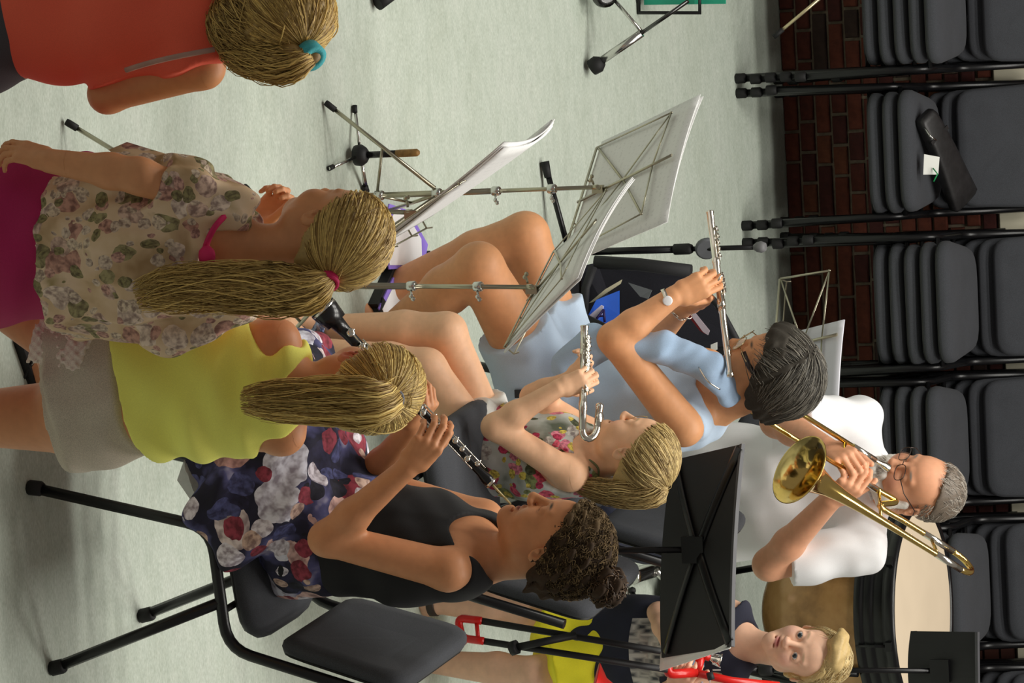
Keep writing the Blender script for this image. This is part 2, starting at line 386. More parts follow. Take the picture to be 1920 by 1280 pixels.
def limb(P,a,b,c,r,k=.02,calf=False):
    """two segments a-b-c with radii r=(root, above joint, joint, mid, end)"""
    a,b,c=map(np.array,(a,b,c)); P.append(cap(a,b,r[0],r[2],k)); m=b+(c-b)*.33
    P.append(cap(b,m,r[2],r[3],k)); P.append(cap(m,c,r[3],r[4],k))
def foot(P,an,d,s=1.,up=(0,0,1)):
    an=np.array(an,float); d=nz(d); u=np.array(up,float); l=np.cross(d,u)
    W=lambda a,b,c: an+(d*a+l*b+u*c)*s
    P.append(ecap(W(-.035,0,-.045),W(.11,0,-.058),(.03*s,.03*s),(.043*s,.017*s),l,.025)); P.append(cap(W(0,0,0),W(.085,0,-.045),.034*s,.024*s,.025)); P.append(cap(W(-.012,0,0),W(-.03,0,-.05),.03*s,.03*s,.02))
    for i,(o,L,r) in enumerate(((-.03,.158,.0125),(-.009,.163,.0095),(.007,.156,.009),(.021,.147,.0085),(.034,.136,.008))): P.append(cap(W(.10,o*.95,-.06),W(L,o,-.066),r*s*1.1,r*s,.004))
def strands(name,paths,r,mat,root,c0,c1,seg=3,taper=.35):
    """each path becomes one thin lock; colour varies from lock to lock as real hair does"""
    V=[];F=[];C=[];b=0
    for pth in paths:
        P=np.array(pth); n=len(P); T=np.gradient(P,axis=0); T/=np.linalg.norm(T,axis=1)[:,None]+1e-9
        u=np.cross(T,A(.3,.2,1.)); u/=np.linalg.norm(u,axis=1)[:,None]+1e-9; v=np.cross(T,u)
        rr=r*rng.uniform(.7,1.3)*np.linspace(1,taper,n); a0=rng.uniform(0,6)
        ring=np.stack([P+(u*math.cos(a0+2*math.pi*i/seg)+v*math.sin(a0+2*math.pi*i/seg))*rr[:,None] for i in range(seg)],1)
        V.append(ring.reshape(-1,3)); i=np.arange(n-1)[:,None]*seg; k=np.arange(seg)[None,:]; k2=(k+1)%seg
        F.append(np.stack([i+k,i+k2,i+seg+k2,i+seg+k],-1).reshape(-1,4)+b); b+=n*seg
        w=rng.uniform(0,1); col=np.array(c0)*(1-w)+np.array(c1)*w; C.append(np.tile(col*rng.uniform(.8,1.15),(n*seg,1)))
    V=np.vstack(V); o=mkmesh(name,V-np.array(root.location),np.vstack(F),mat,root,True,np.vstack(C)); return o
def sph_path(C,R,rad,d0,d1,n=9,lift=0.):
    """great-circle walk on the scalp ellipsoid from direction d0 to d1 (local)"""
    d0,d1=nz(d0),nz(d1); w=math.acos(np.clip(d0@d1,-1,1)); out=[]
    for t in np.linspace(0,1,n):
        d=(math.sin((1-t)*w)*d0+math.sin(t*w)*d1)/max(math.sin(w),1e-3) if w>.02 else d0
        out.append(C+R@(nz(d)*rad*(1+lift*math.sin(math.pi*t))))
    return out
def pony(name,C,R,s,tie,tail,root,mat,c0,c1,nscalp=380,ntail=260,wid=.03,face=.3,wave=.008,rad=(.081,.1,.094),cen=(0,-.014,.03),low=-.55,r=.0017,loose=0,pl=(.62,.78,.07,.074)):
    """hair combed over the scalp to a tie (local direction), then a tail along the given points"""
    rad=A(*rad)*s; cc=C+R@(A(*cen)*s); paths=[]; tie=nz(tie); tp=cc+R@(tie*rad*1.04)
    while len(paths)<nscalp:
        d=nz(rng.normal(size=3))
        q=A(*cen)+d*A(.081,.1,.094)
        if (q[1]-pl[2])*pl[0]-(q[2]-pl[3])*pl[1]>.004 or q[2]<low*.1: continue
        dist=math.acos(np.clip(d@tie,-1,1))
        if dist<.1: continue
        p=sph_path(cc,R,rad*rng.uniform(.985,1.02),d,tie,7,.015); paths.append(p)
    # start some strands right at the hairline so its edge is dense
    T=smoothpath(tail,3); T[0]=tp; n=len(T); tt=np.linspace(0,1,n)
    TT=np.gradient(T,axis=0); TT/=np.linalg.norm(TT,axis=1)[:,None]; TU=R[:,0]-TT*(TT@R[:,0])[:,None]; TU/=np.linalg.norm(TU,axis=1)[:,None]; TV=np.cross(TT,TU)
    wprof=wid*np.interp(tt,[0,.08,.35,.8,1],[.35,.7,1.,.8,.25])
    for i in range(ntail):
        a=rng.uniform(0,2*math.pi); q=rng.uniform(.72,1.04); L=rng.uniform(.72,1.); m=max(4,int(n*L)); ph=rng.uniform(0,6)
        o=(TU*math.cos(a)+TV*math.sin(a)*.85)*(q*wprof)[:,None]
        ww=np.sin(tt*11+ph)[:,None]*wave*rng.uniform(.3,1)*(TU*.8+TV*.6)*np.minimum(1,tt*4)[:,None]
        paths.append((T+o+ww)[:m])
    for i in range(loose):
        d=nz(rng.normal(size=3)); d[2]=abs(d[2])*.6
        p=sph_path(cc,R,rad*1.03,d,nz(d+rng.normal(size=3)*.5),8,.06); paths.append(p)
    return strands(name,paths,r*s,mat,root,c0,c1)
def folds(dirs,amp):
    def f(x,y,z):
        o=0
        for (a,b,c,fr,ph,w) in dirs: o=o+w*np.sin((x*a+y*b+z*c)*fr+ph+1.3*np.sin((x*b-y*a+z*.7)*fr*.31+ph))
        return o*amp
    return ('n',f)
# ------------------------------------------------------------ floor and brick wall
t=NT('linoleum'); v=t.coord('Object',(1.,2.2,1.)); n1=t.noise(v,2.2,5,.6); n2=t.noise(v,16,5,.65); n3=t.noise(v,90,3,.6)
c=t.ramp(n1.outputs[0],[(.3,lin((184,194,182))),(.52,lin((196,206,196))),(.72,lin((204,211,203)))])
c2=t.ramp(n2.outputs[0],[(.28,lin((165,172,156))),(.5,lin((201,206,193))),(.7,lin((222,224,212)))])
c3=t.ramp(n3.outputs[0],[(.3,(.8,.82,.78)),(.7,(1.1,1.1,1.1))])
col=t.mix(1.,t.mix(.32,c,c2),c3,'MULTIPLY'); t.bump(n3.outputs[0],.05,.001)
b=MB(); b.box((.5,9.5,-.05),(9,9,.1)); floor=struct(b.build('floor',t.fin(col,.42,**{'Specular IOR Level':.35})))
WY=13.85
mortar=plain('mortar',(122,110,94),.95,0,.2,60,.5,300)
b=MB(); b.box((.5,WY+.112,1.6),(9,.2,3.2)); wall=struct(b.build('wall_back',mortar))
t=NT('brick_clay'); oi=t.n('ShaderNodeObjectInfo'); v=t.coord(); n=t.noise(v,35,4)
bc=t.ramp(oi.outputs['Random'],[(0,lin((122,58,44))),(.25,lin((142,72,50))),(.5,lin((104,48,42))),(.72,lin((150,86,58))),(.88,lin((84,62,54)))],'CONSTANT')
bc=t.mix(1.,bc,t.ramp(n.outputs[0],[(.3,(.30,.28,.28)),(.7,(.52,.50,.48))]),'MULTIPLY'); t.bump(t.noise(v,120,4).outputs[0],.5,.003)
brickm=t.fin(bc,.9)
def brickmesh(L,name):
    b=MB(); h=.05; r=.004; rings=[]
    for y,i in ((0,0),(-.014,0),(-.018,r)):
        rings.append([A(sx*(L/2-i)+random.uniform(-.0015,.0015),y,sz*(h/2-i)+random.uniform(-.0015,.0015)) for sx,sz in ((-1,-1),(0,-1),(1,-1),(1,1),(0,1),(-1,1))])
    b.loft(rings,True,False,False); return b.build(name,brickm)
bm=[(brickmesh(.208,'brick'),.208),(brickmesh(.1,'brick'),.1)]; first={0:True,1:True}
def course(z,x0,x1):
    x=x0-random.uniform(0,.2)
    while x<x1:
        i=0 if random.random()<.55 else 1; o,L=bm[i]
        if first[i]: c=o; first[i]=False
        else: c=o.copy(); COL.objects.link(c)
        c.parent=wall; c.location=(x+L/2,WY+.014+random.uniform(-.002,.002),z); x+=L+.011
for k in range(13): course(.027+k*.0605,-.75,1.75)
for k in range(3): course(.955+k*.0605,-.72,1.72)
# the same brickwork further along and above, joined into one piece
b=MB(); rr=random.Random(3)
for k in range(34):
    z=.027+k*.0605 if k<13 else .955+(k-13)*.0605
    spans=[(-3.6,-1.0),(1.95,5.0)] if k<16 else [(-3.6,5.0)]
    for x0,x1 in spans:
        x=x0-rr.uniform(0,.2)
        while x<x1:
            L=.208 if rr.random()<.55 else .1; b.box((x+L/2,WY+.007+rr.uniform(-.002,.002),z),(L,.024,.05)); x+=L+.011
bw=b.build('brickwork',plain('brickwork_clay',(84,46,36),.9,0,.35,7),wall); bw['kind']='stuff'
b=MB(); b.loft([[A(x,y,z) for y,z in ((WY+.02,.79),(WY-.012,.79),(WY-.016,.794),(WY-.016,.918),(WY-.012,.922),(WY+.02,.922))] for x in (-3.95,4.95)],True,False,False)
struct(b.build('trim_1',plain('cream_paint',(226,220,196),.6,0,.04,8)))
# ------------------------------------------------------------ shared hard materials
black_metal=plain('black_metal',(16,16,18),.32,.2,.15,30); rubber=plain('black_rubber',(14,14,15),.7,0,.2,40); greyrub=plain('grey_glide',(110,110,112),.6,0,.1,40)
chair_cloth=fabric('grey_chair_cloth',(60,62,67),.95,.2,700); chair_under=plain('black_plastic',(17,17,19),.5,0,.1,30)
chrome=plain('chrome',(205,205,200),.18,1,.04,30); nickel=plain('nickel_tube',(176,170,150),.28,1,.05,30); silver=plain('silver_plate',(226,220,208),.16,1,.04,60)
brass=plain('lacquered_brass',(226,192,112),.13,1,.05,40); black_matte=plain('black_matte',(20,20,22),.6,0,.1,30); paper=plain('white_paper',(240,240,236),.8,0,.02,10)
wood_black=plain('black_wood',(18,16,17),.25,0,.15,60); redp=plain('red_plastic',(214,28,22),.3,0,.05,20,Specular_IOR_Level=.5) if 0 else plain('red_plastic',(214,28,22),.3,0,.05,20)
# ------------------------------------------------------------ stacking chair with padded grey seat and back
def pad(b,outline,prof,Rm,c):
    """outline list of (x,y) in the pad plane, prof list of (inset, height)"""
    O=np.array(outline); cen=O.mean(0); rings=[]
    for ins,h in prof:
        d=O-cen; L=np.linalg.norm(d,axis=1)[:,None]; q=cen+d*(L-ins)/L
        rings.append([c+Rm@A(x,y,h) for x,y in q])
    b.loft(rings)
def rrect(w0,w1,y0,y1,r,n=5):
    pts=[(-w0/2,y0),(w0/2,y0),(w1/2,y1),(-w1/2,y1)]; out=[]
    for i in range(4):
        p=np.array(pts[i]); a=nz(np.array(pts[i-1])-p)*r; c=nz(np.array(pts[(i+1)%4])-p)*r
        for t in np.linspace(0,1,n): out.append((1-t)**2*(p+a)+2*t*(1-t)*p+t*t*(p+c))
    return out
def chair(label,group=None,loc=(0,0,0),rz=0.,cat='chair',black=False):
    t=thing('stacking_chair',label,cat,loc,rz,group)
    for q,nm in ((-1,'side_frame'),(1,'side_frame')):
        p=fillet([(q*.232,.222,.0),(q*.224,.118,.452),(q*.224,-.165,.458),(q*.219,-.275,.815)],.06,6)
        MB().tube(p,.0138,8).build('side_frame',black_metal,t)
        l=MB().tube([(q*.224,-.055,.456),(q*.232,-.214,.0)],.0132,8).build('leg',black_metal,t)
        for y,s in ((.222,1),(-.214,1)): MB().lathe((q*.232,y*.995,.0),(0,-y*.5 if y>0 else -y*1.,1),[(.016,0),(.0178,.002),(.0178,.032),(.014,.038)],10).build('foot_cap',rubber,t)
    b=MB(); b.tube([(-.224,.11,.45),(.224,.11,.45)],.009,6).tube([(-.224,-.08,.452),(.224,-.08,.452)],.009,6); b.build('crossbar',black_metal,t)
    b=MB(); pad(b,rrect(.34,.44,-.17,.218,.09),[(.03,0),(.004,.006),(0,.016)],np.eye(3),A(0,0,.462)); b.build('seat_shell',chair_under,t)
    b=MB(); pad(b,rrect(.345,.445,-.175,.225,.095),[(.004,0),(0,.01),(.002,.024),(.012,.036),(.035,.042),(.12,.044)],np.eye(3),A(0,0,.475)); b.build('seat',chair_cloth if not black else chair_under,t)
    tilt=math.radians(-17); Rm=np.array(Matrix.Rotation(math.pi/2-tilt,3,'X'))
    def backpad(name,y0,prof,mat,ins):
        b=MB(); O=np.array(rrect(.41-ins,.44-ins,-.162+ins/2,.162-ins/2,.06)); rings=[]
        cen=O.mean(0)
        for i2,h in prof:
            d=O-cen; L=np.linalg.norm(d,axis=1)[:,None]; q=cen+d*(L-i2)/L
            rings.append([A(0,y0,.718)+Rm@A(x,y,h-.32*x*x) for x,y in q])
        b.loft(rings); b.build(name,mat,t)
    backpad('backrest',-.232,[(.004,-.004),(0,.004),(.002,.018),(.014,.028),(.05,.031),(.12,.031)][::-1] if 0 else [(.12,-.031),(.05,-.031),(.014,-.028),(.002,-.018),(0,-.004),(.004,.004)],chair_cloth if not black else chair_under,0)
    backpad('back_shell',-.232,[(.05,.003),(.004,.004),(0,.010),(.02,.016),(.1,.016)],chair_under,.01)
    return t
# ------------------------------------------------------------ chairs
near_chair=chair('grey padded stacking chair nearest the camera, under the woman in the flowered skirt',None,(.917,8.37,0),math.radians(98))
girl_chair=copytree(near_chair); girl_chair.location=tuple(fl(552,936)); girl_chair.rotation_euler=(0,0,math.radians(100)); tag(girl_chair,'grey padded chair the small flute girl in white shorts sits on','chair')
blue_chair=copytree(near_chair); blue_chair.location=(.86,10.42,0); blue_chair.rotation_euler=(0,0,math.radians(100)); tag(blue_chair,'grey padded chair under the woman in the pale blue dress','chair')
man_chair=copytree(near_chair); man_chair.location=(.98,11.30,0); man_chair.rotation_euler=(0,0,math.radians(163)); tag(man_chair,'grey padded chair under the man with the brass trombone','chair')
lev=['bottom','second','third','fourth','top']
stacks=[(10,5,'far left stack, behind the chrome drum stand'),(287,3,'stack of three that holds the black pouch'),(570,5,'tall stack behind the empty wire desk'),
        (836,4,'stack half hidden behind the white shirted man'),(1108,5,'stack behind the kettledrum head'),(1385,5,'far right stack above the black tray')]
STK=[]
for U,n,w in stacks:
    x=at(1650,U,13.4)[0]; L=[]
    for k in range(n):
        o=copytree(near_chair); o.location=(x+random.uniform(-.004,.004),13.55-.021*k,.0615*k); o.rotation_euler=(0,0,math.pi+random.uniform(-.012,.012))
        nm=lev[k] if k<n-1 else 'top'
        tag(o,f'{nm} grey chair in the {w}','chair','chairs stacked along the brick wall'); L.append(o)
    STK.append((x,n))
# ------------------------------------------------------------ folding wire music stands
def wing(b,p,d,s=1.):
    d=nz(d); b.tube([p,p+d*.016*s],.003*s,6); 
    for q in (-1,1):
        u=nz(np.cross(d,A(0,0,1))) if abs(d[2])<.9 else A(1,0,0); b.ball(p+d*.022*s+u*q*.007*s,(.006*s,.0025*s,.006*s),8)
def wirestand(label,base,brk,w,tilt,legs,hh=.30,half=.21,color=None,clamp=(.5,.72),desk_off=.0,rise=.08):
    m=color or nickel; base=A(*base); t=thing('music_stand',label,'music stand',base); o=base; brk=np.array(brk); top=brk
    L=lambda z: base+(top-base)*(z/top[2])
    MB().tube([L(.03),L(top[2]*.62)],.0085,10).build('lower_pole',m,t,o); MB().tube([L(top[2]*.60),L(top[2])],.0058,10).build('upper_pole',m,t,o)
    for z in (top[2]*.62,top[2]*.84):
        b=MB(); b.lathe(L(z-.012),(0,0,1),[(.0105,0),(.0125,.003),(.0125,.021),(.0105,.024)],12); wing(b,L(z)+A(.01,-.006,0),A(.8,-.5,.3)); b.build('clamp_screw',chrome,t,o)
    b=MB(); b.lathe(L(.27),(0,0,1),[(.011,0),(.014,.003),(.014,.022),(.011,.026)],12); b.build('collar',chrome,t,o)
    MB().lathe(L(.10),(0,0,1),[(.011,0),(.014,.003),(.014,.022),(.011,.026)],12).build('collar',chrome,t,o)
    for tip in legs:
        tip=np.array(tip); tip=np.array([tip[0],tip[1],.008]); h=nz(A(tip[0]-base[0],tip[1]-base[1],0)); a=L(.28)+h*.014
        lg=MB().tube([a,tip+(a-tip)*.06],(.0055,.0055),6).build('leg',m,t,o)
        MB().tube([tip,tip+(a-tip)*.02,tip+(a-tip)*.09],[.008,.009,.0085],8).build('foot_cap',rubber,lg,o)
        MB().tube([L(.11)+h*.013,tip+(a-tip)*.52],.004,6).build('strut',m,t,o)
    w=nz(A(w[0],w[1],0)); n=nz(np.cross(w,A(0,0,1))); sp=nz(A(0,0,1)*math.cos(tilt)-n*math.sin(tilt)); n2=np.cross(w,sp)
    b=MB(); b.tube([brk,brk+A(0,0,.012),brk+n*.004+A(0,0,.02)],.007,8); b.box(brk+A(0,0,.012)+n*.008,(.022,.016,.03)); wing(b,brk+A(0,0,.005)-n*.012,-n); b.build('tilt_bracket',m,t,o)
    c=brk+A(0,0,.02)+n*.012-sp*rise
    g=lambda a,h,d=0.: c+w*a+sp*h+n2*d
    b=MB()
    def bar(p,q,wd=.009,th=.002): b.tube([p,q],[(wd/2,th),(wd/2,th)],6,e=w if abs(np.dot(nz(np.array(q)-np.array(p)),w))<.8 else sp)
    bar(g(-half,0),g(half,0),.012); bar(g(0,-.01),g(0,hh+.05),.011,.003)
    b.build('ledge_and_spine',m,t,o)
    for q in (-1,1):
        for (p0,p1) in (((q*half,0),(q*half*.93,hh*.98)),((q*half,0.003),(0,hh*.55)),((q*half*.93,hh*.98),(0,hh*.55)),((q*half*.93,hh*.98),(0,hh*.93))):
            b=MB(); bar(g(*p0),g(*p1),.007,.0016); b.build('slat',m,t,o)
    b=MB()
    for a in (-half,-half*.4,half*.4,half):
        b.tube([g(a,0.,.0),g(a,-.002,.03),g(a,.012,.036)],.0022,6)
    b.tube([g(-half,-.002,.03),g(half,-.002,.03)],.0022,6); b.build('lip_wire',m,t,o)
    for q in (-1,1): MB().ball(g(q*half*.93,hh*.98),.004,8).build('rivet',m,t,o)
    return t,g
def tri(base,tip,R=None):
    d=np.array(tip)[:2]-np.array(base)[:2]; r=R or np.linalg.norm(d); a=math.atan2(d[1],d[0]); return [tuple(tip)]+[(base[0]+r*math.cos(a+k*2.094),base[1]+r*math.sin(a+k*2.094),0) for k in (1,2)]
t=NT('sheet_music_paper'); v=t.coord('Object'); 
wv=t.n('ShaderNodeTexWave',{0:t.coord('UV',(1,1,1)),'Scale':7.,'Distortion':.6,'Detail':2.},bands_direction='Y')
sc=t.n('ShaderNodeTexNoise',{'Vector':t.coord('UV',(60,26,1)),'Scale':1.,'Detail':1.})
m1=t.ramp(wv.outputs[0],[(.55,(1,1,1)),(.62,(0,0,0))]); m2=t.ramp(sc.outputs[0],[(.56,(1,1,1)),(.6,(.12,.12,.14))])
ink=t.mix(m1,m2,(1,1,1)); score=t.fin(t.mix(1.,(.86,.86,.85),t.mix(.12,(1,1,1),ink),'MULTIPLY'),.8)
def sheet(name,label,corners,sag=0.,th=.0016,layers=1,mat=None,n2=None,group=None,cat='sheet music'):
    """paper sheets as slightly curled grids; corners = bl,br,tr,tl"""
    P=[A(*p) for p in corners]; n=nz(np.cross(P[1]-P[0],P[3]-P[0])); root=thing(name,label,cat,P[0],0,group); off=P[0]
    for k in range(layers):
        N=10; V=[];F=[];uv=[]
        jit=rng.normal(size=(4,3))*.004*(k>0)
        Q=[p+j for p,j in zip(P,jit)]
        for side in (0,1):
            for i in range(N+1):
                for j in range(N+1):
                    a,c=i/N,j/N; p=(Q[0]*(1-a)+Q[1]*a)*(1-c)+(Q[3]*(1-a)+Q[2]*a)*c
                    p=p+n*(sag*(4*(a-.5)**2)*(c)+sag*.6*c*c+k*.0035-side*th); V.append(p); uv.append((a,c))
        M=(N+1)**2
        for i in range(N):
            for j in range(N):
                q=(i*(N+1)+j,(i+1)*(N+1)+j,(i+1)*(N+1)+j+1,i*(N+1)+j+1); F.append(q); F.append(tuple(M+x for x in q[::-1]))
        ed=[(i*(N+1)) for i in range(N+1)]+[N*(N+1)+j for j in range(1,N+1)]+[i*(N+1)+N for i in range(N-1,-1,-1)]+[j for j in range(N-1,0,-1)]
        for x,y in zip(ed,ed[1:]+ed[:1]): F.append((x,x+M,y+M,y))
        o=mkmesh('page',np.array(V)-off,F,[mat or paper],root,True); l=o.data.uv_layers.new(name='UVMap')
        for lp in o.data.loops: l.data[lp.index].uv=uv[lp.vertex_index]
    return root
# tall stand by the flute players
bA=fl(640,369); kA=at(1112,351,bA[1])
tA,gA=wirestand('tall folding wire music stand with grey backed music, left of the bare knees',bA,kA,(-.7,.72),math.radians(27),tri(bA,fl(605,192)),.29,.20)
sheet('sheet_music','grey backed sheet music spread on the tall wire stand',[gA(-.235,.005,.008),gA(.225,.005,.008),gA(.235,.36,.012),gA(-.225,.36,.012)],.012,.0016,2,score)
bB=fl(165,371); kB=at(762,398,bB[1])
tB,gB=wirestand('low folding wire music stand between the girl in pink and the knees, desk edge on',bB,kB,(-.17,.98),math.radians(29),tri(bB,fl(118,228)),.27,.15,rise=.06)
sheet('sheet_music','thick white booklet seen edge on above the pony-tailed girl in pink',[gB(-.11,.015,.006),gB(.2,.0,.006),gB(.21,.39,.016),gB(-.10,.39,.012)],-.02,.003,4,score)
bC=fl(430,534); kC=at(988,538,bC[1])
tC,gC=wirestand('folding wire music stand crossing in front of the bare knees',bC,kC,(-.52,.855),math.radians(44),[(bC[0]-.25,bC[1]+.1),(bC[0]+.1,bC[1]-.28),(bC[0]+.2,bC[1]+.2)],.27,.21,rise=.03)
sheet('sheet_music','white sheets with purple marks on the stand before the knees',[gC(-.23,0.,.007),gC(.21,0.,.007),gC(.215,.33,.014),gC(-.20,.30,.010)],.012,.002,3,score)
bD=fl(1050,652); kD=at(1446,652,bD[1])
tD,gD=wirestand('distant wire music stand with half empty desk beside dark grey hair',bD,kD,(-.92,.38),math.radians(28),tri(bD,(bD[0]-.2,bD[1]+.2,0),.28),.22,.23,rise=.02)
sheet('sheet_music','plain white booklet leaning on the half empty distant wire desk',[gD(-.21,.015,.008),gD(.045,.015,.008),gD(.05,.28,.012),gD(-.2,.28,.012)],.004,.004,1,plain('grey_white_paper',(222,222,230),.8,0,.03,10))
# black orchestra stand
def orch(label,base,c,w,tilt,width,height,ribs=True,lip=.055):
    base=A(*base); t=thing('orchestra_stand',label,'music stand',base); o=base; w=nz(A(w[0],w[1],0)); n=nz(np.cross(w,A(0,0,1))); n=n if n[1]>0 else -n
    sp=nz(A(0,0,1)*math.cos(tilt)-n*math.sin(tilt)); c=np.array(c); n2=nz(np.cross(w,sp)); n2=n2 if n2[1]>0 else -n2
    g=lambda a,h,d=0.: c+w*a+sp*h+n2*d
    b=MB(); bow=lambda a: -.018*(1-(2*a/width)**2)
    rings=[]
    for a in np.linspace(-width/2,width/2,13): rings.append([g(a,0,bow(a)),g(a,0,bow(a)+.003),g(a,height-.012*(2*a/width)**2,bow(a)+.003),g(a,height-.012*(2*a/width)**2,bow(a))])
    b.loft(rings,True,False,False); b.build('desk_panel',black_matte,t,o)
    b=MB(); rings=[[g(a,0,bow(a)),g(a,-.003,bow(a)),g(a,-.003,bow(a)+lip),g(a,0,bow(a)+lip)] for a in np.linspace(-width/2,width/2,13)]; b.loft(rings,True,False,False); b.build('ledge',black_matte,t,o)
    b=MB(); rings=[[g(a,height-.012*(2*a/width)**2+dz,bow(a)+dd) for dz,dd in ((-.004,-.004),(.006,-.004),(.006,.007),(-.004,.007))] for a in np.linspace(-width/2,width/2,13)]; b.loft(rings,True,False,False); b.build('top_rim',plain('grey_edge',(72,72,76),.5,0,.1,20),t,o)
    if ribs:
        for q in (-1,1):
            for h0,h1 in ((.02,height*.5),(height*.96,height*.52)):
                b=MB(); p=[g(q*width*.48*(1-s_),h0+(h1-h0)*s_,bow(q*width*.48*(1-s_))-.004) for s_ in np.linspace(0,1,7)]; b.tube(p,[(.016,.004)]*7,6,e=w); b.build('rib',black_metal,t,o)
    cc=g(0,height*.5,-.03); MB().box(cc,(.07,.022,.06)).build('pivot',black_metal,t,o)
    top=cc+A(0,0,-.02); pb=A(cc[0],cc[1],0)
    MB().tube([top,pb+A(0,0,.3)],.0085,10).build('inner_pole',black_metal,t,o); MB().tube([pb+A(0,0,.5),pb+A(0,0,.05)],.0125,10).build('pole',black_metal,t,o)
    MB().lathe(pb+A(0,0,.48),(0,0,1),[(.0125,0),(.018,.004),(.018,.04),(.0125,.046)],12).build('collar',rubber,t,o)
    for k in range(3):
        a=k*2.094+.5; d=A(math.cos(a),math.sin(a),0); lg=MB().tube([pb+A(0,0,.12)+d*.012,pb+d*.16+A(0,0,.085),pb+d*.27+A(0,0,.012)],.008,8).build('leg',black_metal,t,o); MB().ball(pb+d*.275+A(0,0,.013),.0125,8).build('foot_cap',rubber,lg,o)
    return t,g
cE=(at(1281,877,10.06)+at(1222,1217,9.93))/2; 
tE,gE=orch('black orchestra stand seen from behind with cross ribbed desk before the man',(cE[0],cE[1],0),cE,(.955,-.29),math.radians(36),.535,.33)
sheet('sheet_music','white papers poking out at the right end of the black orchestra desk',[gE(.10,-.004,.01),gE(.294,-.02,.012),gE(.269,.30,.014),gE(.12,.30,.012)],.004,.003,3)
# black tray-like desk at the right edge, near the wall
cF=at(1710,1255,11.95); tF,gF=orch('second black desk standing at the right edge in front of the kettledrum head',(cF[0]+.02,cF[1],0),cF,(1,-.1),math.radians(20),.24,.26,False,.03)
# ------------------------------------------------------------ peg stand on the floor, microphone stand, chrome drum stand
p=fl(655,292); t=thing('peg_stand','small wooden peg instrument stand with four short chrome legs on open floor','instrument stand',p)
MB().lathe(A(0,0,.015),(0,0,1),[(.018,0),(.028,.004),(.030,.022),(.022,.034),(.014,.04)],16).build('hub',black_matte,t)
for px in ((660,198),(612,316),(680,358),(640,225)):
    d=fl(*px)-p; d=d if px!=(640,225) else A(.1,.09,0)
    lg=MB().tube([nz(d)*.02+A(0,0,.03),A(d[0],d[1],.008)],.0045,8).build('leg',chrome,t); MB().tube([A(d[0],d[1],.008)*.86+A(0,0,.003),A(d[0],d[1],.008)],.0075,8).build('foot_cap',rubber,lg)
MB().lathe(A(0,0,.05),(0,0,1),[(.0095,0),(.0095,.09)],12).build('peg',wood_black,t); MB().lathe(A(0,0,.14),(0,0,1),[(.0100,0),(.0105,.01),(.0105,.062),(.006,.068)],12).build('peg_tip',plain('worn_gold_cork',(150,112,62),.6,.2,.4,60),t)
p=fl(1025,474); t=thing('microphone_stand','black microphone stand with tripod foot and round grey collar on the floor','microphone stand',p)
H=at(1425,463,p[1]); hz=H[2]; dv=(H-p)/hz; L=lambda z: dv*z
MB().tube([L(.06),L(hz*.62)],.0115,10).build('lower_pole',black_metal,t); MB().tube([L(hz*.6),L(hz)],.008,10).build('upper_pole',black_metal,t)
MB().lathe(L(hz*.6),(0,0,1),[(.012,0),(.017,.003),(.017,.05),(.013,.06)],12).build('clutch',rubber,t)
MB().lathe(L(hz*.755),nz(A(.3,-.5,.2)),[(.03,-.008),(.036,-.004),(.036,.004),(.03,.008)],20).build('disc_knob',plain('grey_plastic',(92,94,98),.5,0,.1,20),t)
MB().lathe(L(hz),(0,0,1),[(.008,-.02),(.015,-.01),(.018,.005),(.012,.018)],12).build('tip_clip',greyrub,t)
MB().lathe(L(.05),(0,0,1),[(.02,0),(.024,.006),(.024,.045),(.014,.055)],14).build('leg_hub',black_matte,t)
d0=fl(1013,303)-p
for k in range(3):
    a=math.atan2(d0[1],d0[0])+k*2.094; r=np.linalg.norm(d0); d=A(math.cos(a),math.sin(a),0)
    lg=MB().tube([d*.02+A(0,0,.07),d*(r-.03)+A(0,0,.02)],.0095,8).build('leg',black_metal,t); MB().tube([d*(r-.05)+A(0,0,.022),d*r+A(0,0,.015)],[.012,.0145],8).build('foot_cap',rubber,lg)
p=fl(1098,128); t=thing('drum_stand','chrome drum stand with braced leg and big black rubber foot, top left','drum stand',p); o=p
K=at(1290,2,p[1]+.02); J=at(1203,62,p[1]+.01); Lw=at(1150,-2,p[1]+.02)
MB().tube([p+A(0,0,.014)+(J-p)*.18,J],.0135,8).build('leg',chrome,t,o); MB().tube([J,K],[(.011,.006)]*2,8).build('leg_upper',plain('dark_chrome',(90,90,90),.25,1,.1,30),t,o); MB().tube([J+A(0,0,.004),Lw],.006,8).build('brace',chrome,t,o)
fo=MB().tube([p+A(0,0,.02),p+A(0,0,.02)+(J-p)*.12,p+A(0,0,.02)+(J-p)*.2],[.026,.028,.016],10).build('foot_cap',rubber,t,o)
pz=A(Lw[0]-.03,Lw[1],0); MB().tube([pz+A(0,0,.04),pz+A(0,0,.7)],.014,12).build('pole',chrome,t,o)
MB().lathe(pz+A(.012,-.02,Lw[2]-.03),(0,-.6,.8),[(.03,0),(.045,.006),(.045,.02),(.03,.03)],20).build('hub_plate',plain('dark_chrome',(90,90,90),.25,1,.1,30),t,o)
for k in (1,2):
    a=math.atan2(*(p-pz)[[1,0]])+k*2.094; d=A(math.cos(a),math.sin(a),0)*np.linalg.norm((p-pz)[:2]); MB().tube([pz+A(0,0,.24),pz+d+A(0,0,.02)],.012,8).build('leg',chrome,t,o)
